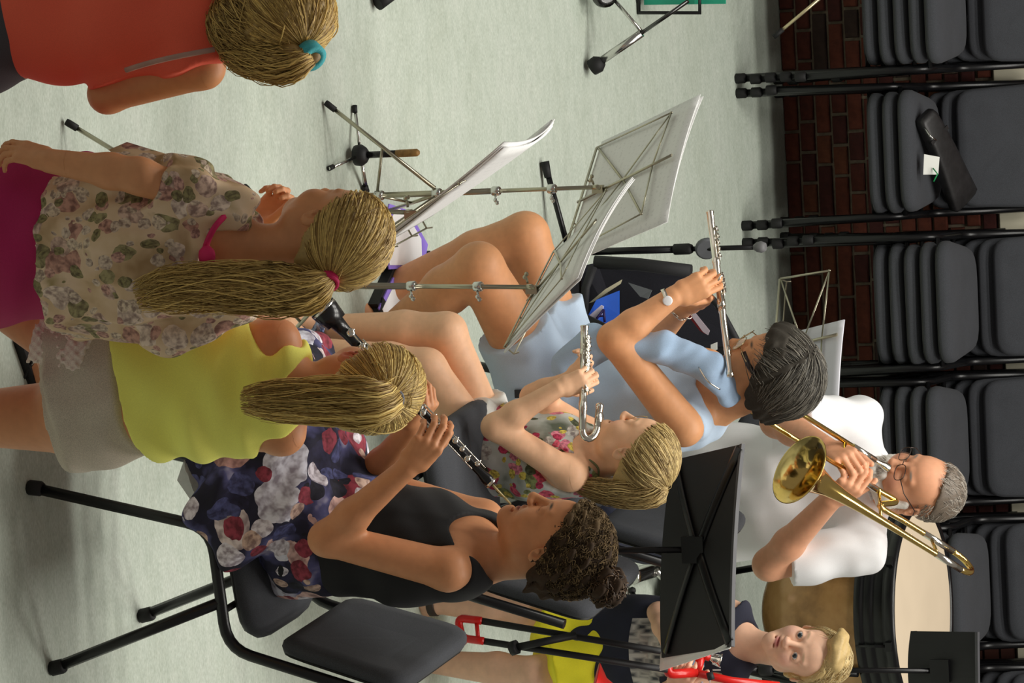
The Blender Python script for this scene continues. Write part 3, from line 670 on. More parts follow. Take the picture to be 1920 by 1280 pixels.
# black frame carrying a teal panel at the very left edge
Y=12.35; q=[at(1198,24,Y),at(1312,24,Y),at(1312,-70,Y),at(1198,-70,Y)]; t=thing('wire_rack','black square tube frame holding a teal folder at the left edge','rack',(q[0][0]-.05,Y,0)); o=t.location
MB().tube(q,.008,6,True).build('frame',black_metal,t,o)
MB().tube([q[0]+A(-.04,0,0),A(q[0][0]-.04,Y,0)],.008,6).build('leg',black_metal,t,o); MB().tube([q[3]+A(.02,0,0),A(q[3][0]+.02,Y,0)],.008,6).build('leg',black_metal,t,o)
f=[at(1203,9,Y-.0),at(1356,7,Y+.0),at(1356,-80,Y),at(1203,-80,Y)]
tag(MB().quad([p_+A(0,.022,0) for p_ in f],.006).build('folder',plain('teal_card',(28,150,120),.6,0,.05,20)),'teal folder standing in the black frame at the left edge','folder')
# two floor things cut by the left edge
p=fl(697,8); t=thing('cymbal_stand','chrome stand with one black rubber foot showing at the left edge of the floor','stand',p)
MB().tube([A(0,0,.018),A(-.03,.05,.05)],[.02,.016],10).build('foot_cap',rubber,t); MB().tube([A(-.02,.03,.035),A(-.35,.2,.5)],.009,8).build('tube',chrome,t)
p=fl(805,-14); t=thing('instrument_case','long black case lying on the floor at the left edge','case',p)
MB().loft([[A(x,y,z) for y,z in ((-.05,0),(.05,0),(.055,.04),(.045,.055),(-.045,.055),(-.055,.04))] for x in (-.35,-.34,.0,.0)][:3] if 0 else [[A(y*1.0-.02+0,x,z) for y,z in ((-.02,0),(.03,0),(.032,.03),(.026,.04),(-.016,.04),(-.022,.03))] for x in (-.11,-.105,.105,.11)]).build('case_body',black_matte,t); MB().box((-.0,-.085,.041),(.03,.02,.006)).build('latch',chrome,t)
# pale thin leg of a stand leaning in the top left corner by the wall
a=at(1462,60,13.25); c=at(1560,-22,13.3); t=thing('music_stand','pale metal stand by the wall whose single slanting leg shows, top left','music stand',(a[0],a[1],0)); o=t.location
MB().tube([a,c],.006,8).build('tube',plain('pale_gold_metal',(214,200,160),.3,.7,.05,30),t,o); MB().tube([a+(a-c)*.12,a+(c-a)*.06],.009,8).build('tip',rubber,t,o); MB().tube([c,A(c[0]-.05,c[1],0.)],.007,8).build('upright',black_metal,t,o)
# ------------------------------------------------------------ black bag with folders, case with purple edged papers, kettledrum, pouch on the chairs
def sheetbox(pts,th,up=(0,0,1)): return MB().quad(pts,th,nz(np.array(up)*-1.) if 0 else None)
Yb=11.35; o=fl(1060,575); o=A(o[0],Yb+.05,0); t=thing('open_bag','open black bag with stiff rims standing on the floor beyond the flute player','bag',o)
g=lambda px,py,dy=0.: at(px,py,Yb+dy)
fr=[g(1095,505),g(1280,530,.0),g(1385,640,.0),g(1290,655),g(1095,600)]
def slab(name,pts,th,mat,dirn=(0,1,0),par=t):
    b=MB(); n=A(*dirn)*th; P=[A(*p) for p in pts]; b.loft([P,[p+n for p in P]],True,False,False); return b.build(name,mat,par,o)
navy=fabric('black_nylon',(20,20,24),.7,.2,500); navy2=fabric('navy_lining',(24,24,36),.8,.2,500)
slab('back_panel',[g(1092,498,.10),g(1120,492,.13),g(1295,512,.16),g(1380,632,.16),g(1377,648,.14),g(1180,660,.1),g(1085,640,.08)],.02,navy2)
MB().tube([g(1115,491,.02),g(1200,496,.02),g(1296,508,.02)],[(.02,.014)]*3,8,e=(1,0,0)).build('rim',navy,t,o)
MB().tube([g(1094,590,-.02),g(1098,540,-.02),g(1112,500,0)],[(.014,.012)]*3,8,e=(1,0,0)).build('side_rim',navy,t,o)
MB().tube([g(1290,515,.03),g(1345,570,.03),g(1383,640,.03),g(1372,650,.02)],.011,8).build('side_rim',navy,t,o)
slab('front_panel',[g(1090,585,-.03),g(1200,640,-.03),g(1300,655,-.03),g(1375,650,-.02),g(1375,680,-.02),g(1080,690,-.04)],.012,navy)
b=MB(); b.box(A(o[0]+.05,Yb+.05,.05),(.34,.16,.1)); b.build('bottom',navy,t,o)
MB().quad([g(1345,641,-.035),g(1345,655,-.035),g(1333,660,-.035),g(1333,646,-.035)],.002).build('care_label',paper,t,o)
def flat(name,label,pts,th,mat,cat,dirn=(0,1,0)):
    b=MB(); n=A(*dirn)*th; P=[A(*p) for p in pts]; b.loft([P,[p+n for p in P]],True,False,False); return tag(b.build(name,mat),label,cat)
flat('folder','bright blue folder standing in the open black bag',[g(1098,600,.01),g(1118,562,.02),g(1160,545,.05),g(1160,590,.05),g(1110,640,.0)],.008,plain('blue_card',(38,98,214),.5,0,.05,20),'folder')
flat('folder','cream folder edge behind the blue folder in the black bag',[g(1104,568,.035),g(1135,542,.05),g(1166,524,.07),g(1163,532,.07),g(1112,566,.04)],.004,plain('cream_card',(196,190,160),.7,0,.05,20),'folder')
flat('booklet','grey booklet slipped into the back of the black bag',[g(1178,530,.07),g(1222,544,.08),g(1215,560,.08),g(1200,556,.08)],.004,plain('grey_card',(112,116,120),.7,0,.05,20),'booklet')
flat('booklet','red and white edged booklet at the right side of the black bag',[g(1296,578,.03),g(1330,620,.03),g(1327,628,.03),g(1318,622,.03),g(1290,584,.03)],.006,plain('pinkish_paper',(206,190,204),.7,0,.05,20),'booklet')
flat('booklet','dark red booklet tucked under the pale edged one in the bag',[g(1290,580,.037),g(1322,626,.037),g(1312,620,.037),g(1287,588,.037)],.008,plain('dark_red_card',(140,22,34),.6,0,.05,20),'booklet')
bk=flat('booklet','thin white pages with a dark blue letter beside the blue folder',[g(1090,604,-.005),g(1127,572,.0),g(1131,574,.0),g(1128,590,.0),g(1096,606,-.005)],.006,plain('lilac_paper',(222,214,238),.7,0,.05,20),'booklet')
m=MB(); a,c2,d,e=g(1112,606,-.008),g(1132,580,-.004),g(1134,604,-.006),g(1122,602,-.006)
m.tube([a,c2],.004,6).tube([c2,d],.004,6).tube([(a+c2)/2,(c2+d)/2],.003,6); m.build('printed_letter',plain('navy_ink',(40,24,90),.6,0,.05,20),bk)
# open flat black case under the stand with papers edged in purple
o=fl(735,505); t=thing('instrument_case','flat black instrument case lying open on the floor under the papers','case',o)
P=[fl(742,486),fl(690,585),fl(735,640),fl(752,655),fl(775,640),fl(800,520)]
def fbox(name,a,b_,w,h,mat,par,off,z=0.): 
    a,b_=A(*a),A(*b_); d=nz(b_-a); n=np.cross(A(0,0,1),d); m=MB(); m.loft([[p+n*w/2+A(0,0,z),p+n*w/2+A(0,0,z+h),p-n*w/2+A(0,0,z+h),p-n*w/2+A(0,0,z)] for p in (a,b_)],True,False,False); return m.build(name,mat,par,off)
fbox('rim',fl(736,480),fl(722,512),.05,.03,black_matte,t,o); fbox('rim',fl(692,578),fl(738,645),.07,.035,black_matte,t,o); fbox('rim',fl(722,512),fl(692,578),.03,.03,black_matte,t,o)
m=MB(); m.loft([[fl(*q)+A(0,0,z) for q in ((736,480),(800,470),(775,640),(738,645),(692,578),(722,512))] for z in (0,.012)],True,False,False); m.build('base',black_matte,t,o)
pur=plain('purple_edge',(150,124,226),.7,0,.04,20); whp=plain('bright_paper',(250,250,252),.8,0,.01,10)
def poly(name,label,px,z,th,mat,cat='paper'):
    m=MB(); P=[fl(*q,z) for q in px]; m.loft([P,[p+A(0,0,th) for p in P]],True,False,False); o=m.build(name,mat); return tag(o,label,cat) if label else o
s1=poly('paper_sheet','white octagonal sheet edged in purple lying under the low stand',[(728,382),(765,395),(800,458),(793,500),(728,505),(715,440)],.03,.004,pur)
w1=poly('white_field',None,[(742,388),(760,398),(789,448),(790,478),(786,497),(730,497),(722,440)],.0345,.002,whp); w1.parent=s1
s2=poly('paper_sheet','white sheet with wide purple edge beside the shin of the blue dressed woman',[(797,525),(772,640),(744,655),(708,578),(735,520)],.03,.004,pur)
w2=poly('white_field',None,[(783,530),(758,640),(744,640),(716,580),(740,530)],.0345,.002,whp); w2.parent=s2
# kettledrum
Yk=12.45; c=at(1727,1145,Yk); o=A(c[0],Yk,0); t=thing('kettledrum','kettledrum with tan bowl, black counterhoop and cream head behind the boy','drum',o); z0=c[2]; R=.335
C=A(0,0,z0)
MB().lathe(C,(0,0,1),[(R-.004,.004),(R*.6,.005),(.0001,.006)],48,False).build('drum_head',plain('cream_skin',(222,204,178),.55,0,.03,6),t)
MB().lathe(C,(0,0,1),[(R-.006,-.03),(R+.008,-.03),(R+.010,.0),(R+.006,.012),(R-.004,.010),(R-.006,.0)],48,False).build('counterhoop',black_metal,t)
MB().lathe(C,(0,0,1),[(R+.002,-.03),(R+.004,-.055),(R+.0,-.06),(R+.004,-.065),(R+.002,-.09),(R-.001,-.095),(R+.004,-.10),(R+.002,-.125),(R-.012,-.13)],48,False).build('rim_bands',black_metal,t)
bt=NT('bowl_skin'); vv=bt.coord(); ncol=bt.ramp(bt.noise(vv,5,5,.6).outputs[0],[(.3,lin((120,84,44))),(.5,lin((170,128,78))),(.75,lin((190,150,98)))]); bowlm=bt.fin(ncol,.22,.25)
MB().lathe(C,(0,0,1),[(R-.012,-.13)]+[(R*.96*math.cos(a),-.13-.40*math.sin(a)) for a in np.linspace(.02,1.5,14)],48,False).build('bowl',bowlm,t)
for k in range(8):
    a=k*math.pi/4+.2; d=A(math.cos(a),math.sin(a),0); r=MB().tube([C+d*(R+.014)+A(0,0,-.002),C+d*(R+.014)+A(0,0,-.12)],.0045,8).build('tension_rod',black_metal,t); MB().box(C+d*(R+.010)+A(0,0,-.01),(.03,.03,.02),np.stack([d,np.cross(A(0,0,1),d),A(0,0,1)],1)).build('lug',black_metal,r)
for k in range(4):
    a=k*math.pi/2+.5; d=A(math.cos(a),math.sin(a),0); MB().tube([C+d*(R+.005)+A(0,0,-.13),C+d*(R*.95)+A(0,0,-.40),d*.22+A(0,0,.12)],.012,8).build('strut',black_metal,t)
MB().lathe(A(0,0,.04),(0,0,1),[(.2,0),(.24,.02),(.24,.06),(.05,.09)],28).build('base',black_matte,t)
pp=fl(1178,1080)-o; MB().loft([[pp+A(x,y,z) for x,z in ((-.022,0),(.022,0),(.024,.03),(.016,.045),(-.016,.045),(-.024,.03))] for y in (-.03,.0,.12,.18)]).build('pedal',chrome,t); MB().tube([pp+A(0,.15,.04),A(-.05,-.1,.08)],.012,8).build('pedal_arm',chrome,t)
# soft pouch with tag on the stack of three
x,n=STK[1]; zt=.519+.0615*(n-1); a=at(1722,222,13.33); a=A(x-.11,13.36,zt+.035); e=A(x+.185,13.58,zt+.10)
t=thing('soft_pouch','black leather pouch lying askew on the stack of three chairs','pouch',a); o=a
ax_=nz(e-a); sd_=nz(np.cross(A(0,-.55,.8),ax_)); nn_=np.cross(ax_,sd_); rings=[]
for t_,w_,h_ in ((-.06,.020,.008),(-.045,.036,.018),(0,.042,.024),(.25,.046,.026),(.5,.052,.026),(.8,.060,.026),(.97,.064,.024),(1.,.056,.016)):
    c_=a+(e-a)*t_+nn_*.006*math.sin(t_*5); rings.append([c_+sd_*w_*math.copysign(abs(math.cos(q_))**.45,math.cos(q_))+nn_*h_*math.copysign(abs(math.sin(q_))**.45,math.sin(q_)) for q_ in np.linspace(0,2*math.pi,20,endpoint=False)])
MB().loft(rings).build('body',plain('black_leather',(30,29,30),.45,0,.25,40,.3,90),t,o)
MB().loft([[a+(e-a)*t_+nn_*(.0245)+sd_*x_+nn_*z_ for x_,z_ in ((-.047,0),(.047,0),(.047,.004),(-.047,.004))] for t_ in (.16,.20)],True,False,False).build('strap',plain('black_leather',(30,29,30),.45),t,o)
MB().tube([a+A(.03,-.034,.0),a+A(.06,-.036,.02),a+A(.075,-.02,.035)],.004,6).build('zip',chrome,t,o)
k=at(1732,308,13.33); k=A(x+.03,13.335,zt+.03)
tg=tag(MB().quad([k+A(-.02,-.012,.0),k+A(.05,-.02,-.004),k+A(.052,-.004,.045),k+A(-.008,.004,.05)],.002).build('paper_tag',paper),'small white paper tag with green string hanging from the black pouch','tag')
MB().tube([k+A(.03,-.012,.03),k+A(.05,-.03,.05),k+A(.075,-.03,.035)],.0025,6).build('string',plain('green_string',(24,150,84),.6),tg)
# green and white folder lying under the small girl's chair
q=[fl(*p_,.0) for p_ in ((925,885),(985,890),(975,930),(930,925))]; 
tg=tag(MB().loft([[p_+A(0,0,.0) for p_ in q],[p_+A(0,0,.006) for p_ in q]],True,False,False).build('folder',plain('green_card',(26,134,84),.6,0,.05,20)),'green folder on the floor beyond the oboe tip','folder')
q=[fl(*p_,.006) for p_ in ((958,887),(985,890),(978,920),(962,905))]; w=MB().loft([q,[p_+A(0,0,.002) for p_ in q]],True,False,False).build('white_page',paper,tg)
# ------------------------------------------------------------ people
SKIN=vcol('skin',.5,.05,.08,0,50,.35); HAIR=vcol('hair_locks',.55,.10,0,0,200,.5)
def hbox(C,r=.13,h=.0025): C=np.array(C); return (C-r,C+r,h)
def wbox(p,r=.115): p=np.array(p); r=r*.9; return (p-r,p+r,.0033)
TORSO=[(0.,.168,.125),(.28,.145,.108),(.60,.150,.110),(.86,.135,.088)]
def torso(J,s=1.,prof=TORSO,bust=0.):
    p0,p1=J['pel'],J['nb']; N=[(p0+(p1-p0)*t,w*s,d*s) for t,w,d in prof]; return N
def sdir(J): return nz(J['shR']-J['shL'])
def body(J,C,R,s=1.,prof=TORSO,arm=(.045,0,.037,.036,.0245),leg=(.086,0,.058,.06,.036),sh=.045,neck=.05,bust=0.,k=.04):
    """one skin for the whole figure: torso, neck, limbs; head and hands are added by the caller"""
    P=[]; lat=sdir(J); P+=chain(torso(J,s,prof),lat,0,.04)
    for q in 'LR':
        P.append(cap(J['nb']-A(0,0,.01),J['sh'+q],.042*s,sh*s,k)); limb(P,J['sh'+q],J['el'+q],J['wr'+q],[x*s for x in arm],.02)
        if 'kn'+q in J: P.append(cap(J['pel']+(1 if q=='R' else -1)*lat*.06*s,J['hp'+q],.10*s,.09*s,.04)); limb(P,J['hp'+q],J['kn'+q],J['an'+q],[x*s for x in leg],.02)
    P.append(cap(J['nb'],C+R@(A(0,-.022,-.06)*s),neck*1.05*s,neck*s,.03))
    if bust:
        f=np.cross(A(0,0,1),lat)*1; f=nz(np.cross(lat,A(0,0,1)))*-1
        for q in (-1,1): P.append(ell(J['pel']+(J['nb']-J['pel'])*.66+lat*q*.068*s+f*.075*s,(.062*s,.06*s,.062*s),None,.03))
    return P
CURLY=vcol('curly_hair',.9,.12,0,0,160,.15)
def haircap(P,C,R,s,th=.014,front=(.066,.078),fn=(0,.80,-.60),bot=(-.03,-.075),bn=(0,.25,-.97),k=.01,cen=(0,-.014,.032),rad=(.0735,.094,.086)):
    g=lambda *v: C+R@(A(*v)*s)
    cl=[(g(0,*front),R@A(*fn)),(g(0,*bot),R@nz(A(*bn)))]
    P.append(ell(g(*cen),(A(*rad)+th)*s,R,k,'u',cl)); P.append(ell(g(0,-.035,-.02),(A(.066,.07,.075)+th*.7)*s,R,.02,'u',cl))
def tufts(name,C,R,s,root,c0,c1,n=500,L=.04,comb=(0,-1,-.3),lift=.25,ok=lambda d:True,r=.0014,rad=(.0885,.109,.101),cen=(0,-.014,.032),curl=0.,jit=.25,droop=0.,mat=None):
    rad=A(*rad)*s; cc=C+R@(A(*cen)*s); paths=[]; tr=0
    while len(paths)<n and tr<n*40:
        tr+=1; d=nz(rng.normal(size=3))
        if not ok(d): continue
        p=d*rad*rng.uniform(.96,1.0); nrm=nz(d/rad); cd=np.array(comb(d) if callable(comb) else comb,float)+rng.normal(size=3)*jit; tg=nz(cd-nrm*(cd@nrm)); out=[]
        m=6; l=L*s*rng.uniform(.6,1.2); ph=rng.uniform(0,6); sd=np.cross(nrm,tg)
        for i in range(m):
            out.append(cc+R@p); t=i/m
            nrm=nz(p/rad**2); tg=nz(tg-nrm*(tg@nrm)+nrm*lift*(1-t*1.4)+sd*curl*math.sin(ph+t*9)+R.T@A(0,0,-droop)); p=p+tg*l/m
        paths.append(out)
    return strands(name,paths,r*s,mat or HAIR,root,c0,c1)
def curlhair(name,C,R,s,root,c0,c1,pts,n,r=.0016,amp=.007):
    """frizzy curls around given centres (point, radius)"""
    paths=[]
    for c,rad in pts:
        for i in range(int(n*rad/.04)):
            d=nz(rng.normal(size=3)); a=nz(np.cross(d,rng.normal(size=3))); b_=np.cross(d,a); p0=np.array(c)+d*rad*rng.uniform(.8,1.02); m=9; L=rad*rng.uniform(.8,1.6)
            paths.append([p0+a*L*(t-.5)-d*(L*(t-.5))**2/rad*.5+(b_*math.cos(t*13+i)+d*math.sin(t*13+i))*amp for t in np.linspace(0,1,m)])
    return strands(name,paths,r,HAIR,root,c0,c1,3,.7)
FOLD=[(.6,.2,1.,46,.3,1.),(-.5,.7,.8,63,1.7,.7),(.9,-.3,.3,85,2.9,.4)]
def person(label,base): return thing('person',label,'person',base)
def band(name,c,ax,r,w,th,mat,root,seg=20,e=None):
    """ring-shaped strap around a limb"""
    b=MB(); b.lathe(c,ax,[(r,-w/2),(r+th,-w/2),(r+th,w/2),(r,w/2),(r,-w/2)],seg,False); return b.build(name,mat,root,root.location)
def glassesfor(root,C,R,s,mat,lens,w=.026,h=.017,z=.0,y=.103,bow=True):
    g=lambda *v: C+R@(A(*v)*s); o=root.location; par=None
    b=MB()
    for q in (-1,1):
        b.tube([g(q*.032+w*math.copysign(abs(math.cos(t))**.7,math.cos(t)),y-abs(q*.032+w*math.cos(t))*.12,z+h*math.copysign(abs(math.sin(t))**.7,math.sin(t))) for t in np.linspace(0,2*math.pi,20,endpoint=False)],.0012*s,6,True)
        if bow: b.tube([g(q*(.032+w),y-.008,z+.006),g(q*.078,.07,z+.008),g(q*.0835,.0,z+.012),g(q*.083,-.02,z-.002)],.0014*s,6)
    b.tube([g(-.008,y,z+.004),g(0,y+.004,z+.008),g(.008,y,z+.004)],.0013*s,6); fr=b.build('glasses',mat,root,o)
    for q in (-1,1):
        m=MB(); ring=[g(q*.032+w*.96*math.copysign(abs(math.cos(t))**.7,math.cos(t)),y-abs(q*.032+w*math.cos(t))*.12,z+h*.96*math.copysign(abs(math.sin(t))**.7,math.sin(t))) for t in np.linspace(0,2*math.pi,20,endpoint=False)]
        m.loft([ring,[p+R[:,1]*.0012 for p in ring]]); m.build('lens',lens,fr,o)
    return fr
t=NT('spectacle_glass'); GLASS=t.fin((.9,.93,.95),.02,0,**{'Transmission Weight':1.,'IOR':1.1,'Alpha':.25})
# ---- woman in black top and flowered skirt playing the oboe, seated in profile
J=dict(pel=at(592,992,8.38),nb=at(905,1046,8.36),shL=at(840,1068,8.21),shR=at(905,975,8.50),elL=at(612,1010,8.10),wrL=at(762,878,8.10),elR=at(690,905,8.46),wrR=at(772,800,8.36),
 hpL=at(555,960,8.28),hpR=at(595,945,8.48),knL=at(488,735,8.22),knR=at(590,720,8.50),anL=at(108,716,8.17),anR=at(230,690,8.48))
C=at(1040,1018,8.35); R=headframe(94,6,0); root=person('woman in black top and flowered skirt with hair bun playing an oboe',A(.93,8.37,0)); o=root.location
P=body(J,C,R,1.02,leg=(.08,0,.055,.058,.036)); head(P,C,R,1.02,'shut',ears=(1,1)); paint=headpaint(C,R,1.02,(.36,.12,.09),(.06,.035,.02)) 
AX=nz(at(600,572,8.16)-at(958,945,8.33)); OT=at(958,945,8.33)
kL=at(800,826,8.085); tL,_=hand(P,J['wrL'],kL+A(0,0,.01),A(.30,-.75,.35),'L',[(38,42,25),(42,45,25),(46,45,25),(48,45,30)],(.75,.35,-.55),.98,.04,paint=None)
kR=at(795,768,8.33); tR,_=hand(P,J['wrR'],kR,A(.1,-.4,.9),'R',[(40,50,30),(42,50,30),(46,50,30),(50,50,30)],(.7,.5,-.4),.98)
foot(P,J['anL'],nz(A(-.9,-.42,0)),.98); foot(P,J['anR'],nz(A(-.9,-.3,0)),.98)
bw=sobj('body',P,.007,SKIN,root,[hbox(C),wbox(kL,.12),wbox(kR,.12),wbox(J['anL']+A(-.06,-.03,-.03),.14)],lin((204,142,100)),paint)
lat=sdir(J); N=torso(J,1.02); T=chain(N,lat,.012,.04); fwd=nz(np.cross(A(0,0,1),lat)); nb=J['nb']
for q in 'LR': T.append(cap(nb+(J['sh'+q]-nb)*.30,nb+(J['sh'+q]-nb)*.62+A(0,0,-.0),.050,.048,.03))
T.append(cap(N[2][0]+lat*.06,nb+lat*.07+A(0,0,.0),.09,.05,.04)); T.append(cap(N[2][0]-lat*.06,nb-lat*.07,.09,.05,.04))
for q in 'LR': T.append(cap(J['sh'+q]+A(0,0,.0)+(J['sh'+q]-nb)*.10,J['el'+q]+(J['sh'+q]-J['el'+q])*.55,.060,.052,.012,None,'s'))
T.append(ell(nb+A(-.04,-.035,.03),(.085,.085,.10),None,.012,'s'))
T.append(folds(FOLD,.0022)); sobj('tank_top',T,.005,fabric('black_jersey',(19,19,22),.85,.2,800),root)
S=[]; kmid=(J['knL']+J['knR'])/2
S+=[ecap(J['pel']+A(.03,0,.02),(J['pel']*.4+kmid*.6),(.185,.155),(.21,.115),(0,1,0),.05),ecap(J['pel']*.4+kmid*.6,kmid+A(-.03,0,0),(.21,.115),(.20,.10),(0,1,0),.05)]
S.append(cap(J['pel'],N[1][0]+A(0,0,.03),.155,.135,.04,[(N[1][0]+A(0,0,.04),A(0,0,1))]))
S.append(ecap(at(500,985,8.16),at(420,900,8.13),(.14,.05),(.12,.03),(1,0,.0),.06)); S.append(ecap(at(430,885,8.13),at(352,850,8.15),(.10,.035),(.05,.012),(1,0,0),.05)); S.append(ecap(kmid+A(-.03,0,-.02),kmid+A(-.06,0,-.16),(.2,.09),(.2,.07),(0,1,0),.05))
S.append(folds([(1.,.2,.5,38,.3,1.),(.8,-.6,.9,55,1.,.7),(.3,1.,.4,70,2.,.5)],.006))
fs=floral('dark_flower_print',[(.3,lin((22,20,34))),(.47,lin((32,30,54))),(.58,lin((84,84,130))),(.68,lin((190,184,204)))],[(10.5,.58,[lin((222,208,206)),lin((206,160,152)),lin((150,56,72)),lin((214,214,226)),lin((40,38,66)),lin((224,186,178))]),(17.,.48,[lin((206,176,160)),lin((30,28,44)),lin((150,60,76)),lin((222,216,224)),lin((80,84,130))])])
sobj('skirt',S,.006,fs,root)
b=MB(); q=[at(400,1000,8.12),at(332,900,8.13),at(345,862,8.15),at(430,930,8.12),at(470,990,8.12)]; b.loft([q,[p+A(0,.004,0) for p in q]],True,False,False); b.build('sheer_underskirt',plain('sheer_tulle',(150,150,146),.8,0,.1,40),root,o).data.materials[0].node_tree.nodes['Principled BSDF'].inputs['Alpha'].default_value=.6
# black flip flop on the near foot
d=nz(A(-.9,-.42,0)); l=np.cross(d,A(0,0,1)); a=J['anL']; b=MB(); 
out=[(-.07,.0),(-.055,.03),(0,.034),(.06,.036),(.11,.048),(.155,.04),(.185,.012),(.18,-.02),(.13,-.046),(.06,-.04),(0,-.034),(-.055,-.028)]
zs=[a[2]-.075-.016,a[2]-.075]; b.loft([[A(*(a+d*x+l*y)[:2],z) for x,y in out] for z in (max(.0,a[2]-.103),max(.022,a[2]-.079))]); fp=b.build('flip_flop',rubber,root,o)
g=lambda x,y,z: a+d*x+l*y+A(0,0,z); MB().tube([g(.02,.04,-.07),g(.07,.024,-.03),g(.118,-.012,-.05),g(.122,-.014,-.07)],[(.009,.004)]*4,6).tube([g(.02,-.04,-.07),g(.07,-.03,-.03),g(.118,-.012,-.05)],[(.009,.004)]*3,6).build('toe_strap',rubber,fp,o)
# hair: dark curls swept back into a bun
g=lambda *v: C+R@(A(*v)*1.02); BUN=at(1138,1098,8.34)
P=[]; haircap(P,C,R,1.02,.018,(.074,.072),(0,.65,-.76),(-.02,-.075)); P.append(cap(g(0,-.05,.075),BUN,.050,.016,.02)); P.append(ell(BUN,(.047,.047,.044),None,.008))
P.append(folds([(1,.3,.2,160,0,1.),(.2,1,.4,190,1,1.),(.3,.2,1,175,2,1.)],.0035)); hb=(.050,.033,.022)
sobj('hair',P,.0045,CURLY,root,(),hb,[(g(0,.06,.09),.10,None,lin((120,100,72)),.9)])
curlhair('hair_curls',C,R,1,root,lin((46,32,22)),lin((112,84,54)),[(BUN,.047)],190,.0016,.004)
tufts('hair_locks',C,R,1.02,root,lin((40,30,22)),lin((138,116,84)),2600,.04,lambda d:A(0,-.55,.75),.16,lambda d:(d[1]*.1-.084)*.65-(d[2]*.094-.042)*.76<.003 and d[2]>-.75,.0012,(.0955,.117,.109),curl=2.2,mat=CURLY)
band('hair_tie',BUN+(C-BUN)*.32,nz(BUN-C),.036,.014,.006,plain('brown_elastic',(60,40,28),.7),root)
# oboe
def inst(name,label,cat,p): return thing(name,label,cat,p)
def keywork(t,o,p0,ax,up,spec,r,mat,rodh=.0):
    """spec: (distance, cup radius, side)"""
    s=np.cross(ax,up)
    for dist,cr,sd in spec:
        c=p0+ax*dist+up*(r+.004)+s*sd
        b=MB(); b.lathe(c-up*.002,up,[(cr*.95,0),(cr,.0015),(cr,.004),(cr*.5,.0055),(cr*.01,.006)],12); b.tube([c+up*.003,c+s*.011+up*.004],.0016,6); b.build('key',mat,t,o)
OB=at(602,574,8.16); Lo=np.linalg.norm(OB-OT); up=nz(A(-.3,-.8,.55)-AX*(A(-.3,-.8,.55)@AX)); t=thing('oboe','black oboe with silver keys slanting from the lips of the bun haired woman','oboe',OB); o=OB
at_=lambda d: OT+AX*d
MB().tube([at_(0),at_(.02)],[(.0035,.0012),(.003,.003)],8).tube([at_(.02),at_(.07)],[.0022,.003],8).build('reed',plain('cane_and_cork',(206,186,130),.5,0,.05,60),t,o)
MB().lathe(at_(.06),AX,[(.005,0),(.0125,.004),(.0135,.02),(.0095,.04),(.0095,.06),(.0105,.23),(.0125,.235),(.0125,.25),(.011,.255),(.012,.40),(.0145,.41),(.0145,.43),(.0125,.435)],20).build('body_joint',wood_black,t,o)
Bl=Lo-.06; MB().lathe(at_(.06),AX,[(.0125,.43),(.0135,.47),(.0185,.51),(.027,Bl-.05),(.0325,Bl-.015),(.033,Bl-.004),(.030,Bl),(.024,Bl-.004),(.016,Bl-.05)],28).build('bell',wood_black,t,o)
for d in (.063,.295,.475,Lo-.012):
    rr=np.interp(d-.06,[0,.24,.42,Bl],[.0125,.0128,.0148,.0335]); MB().lathe(at_(d),AX,[(rr,0),(rr+.0012,.001),(rr+.0012,.006),(rr,.007)],24,False).build('ring',silver,t,o)
keywork(t,o,OT,AX,up,[(.12+.024*i,.0062+.001*(i%2),(.004,-.005,.002)[i%3]) for i in range(14)]+[(.49,.008,.0),(.53,.010,.003)],.011,silver)
s=np.cross(AX,up)
for q,z0,z1 in ((.012,.10,.30),(-.012,.12,.29),(.013,.31,.50),(-.012,.31,.48),(.004,.45,.56)): MB().tube([at_(z0)+s*q+up*.011,at_(z1)+s*q+up*.013],.0017,6).build('key_rod',silver,t,o)
def flute_keys(t,o,p0,ax,up,L,n=14,r=.0095):
    s=np.cross(ax,up)
    for i in range(n):
        d=.02+i*(L-.04)/(n-1); cr=.0072 if i%5 else .0058; c=p0+ax*d+up*(r+.002)+s*(.003 if i%4==3 else 0)
        b=MB(); b.lathe(c,up,[(cr*.6,0),(cr,.001),(cr,.0035),(cr*.55,.0042),(cr*.5,.0036),(cr*.01,.0036)],12); b.tube([c+up*.002,c+s*.0125+up*.001],.0018,6); b.build('key',silver,t,o)
    for q in (.0125,-.010):
        MB().tube([p0+ax*.01+s*q+up*(r*.75),p0+ax*(L-.02)+s*q+up*(r*.75)],.0019,6).build('key_rod',silver,t,o)
        for i in range(6): 
            d=.02+i*(L-.06)/5; b=MB(); b.tube([p0+ax*d+s*q*.6+up*r*.5,p0+ax*d+s*q+up*(r*.75)],.0016,6); b.ball(p0+ax*d+s*q+up*r*.75,.0027,8); b.build('post',silver,t,o)
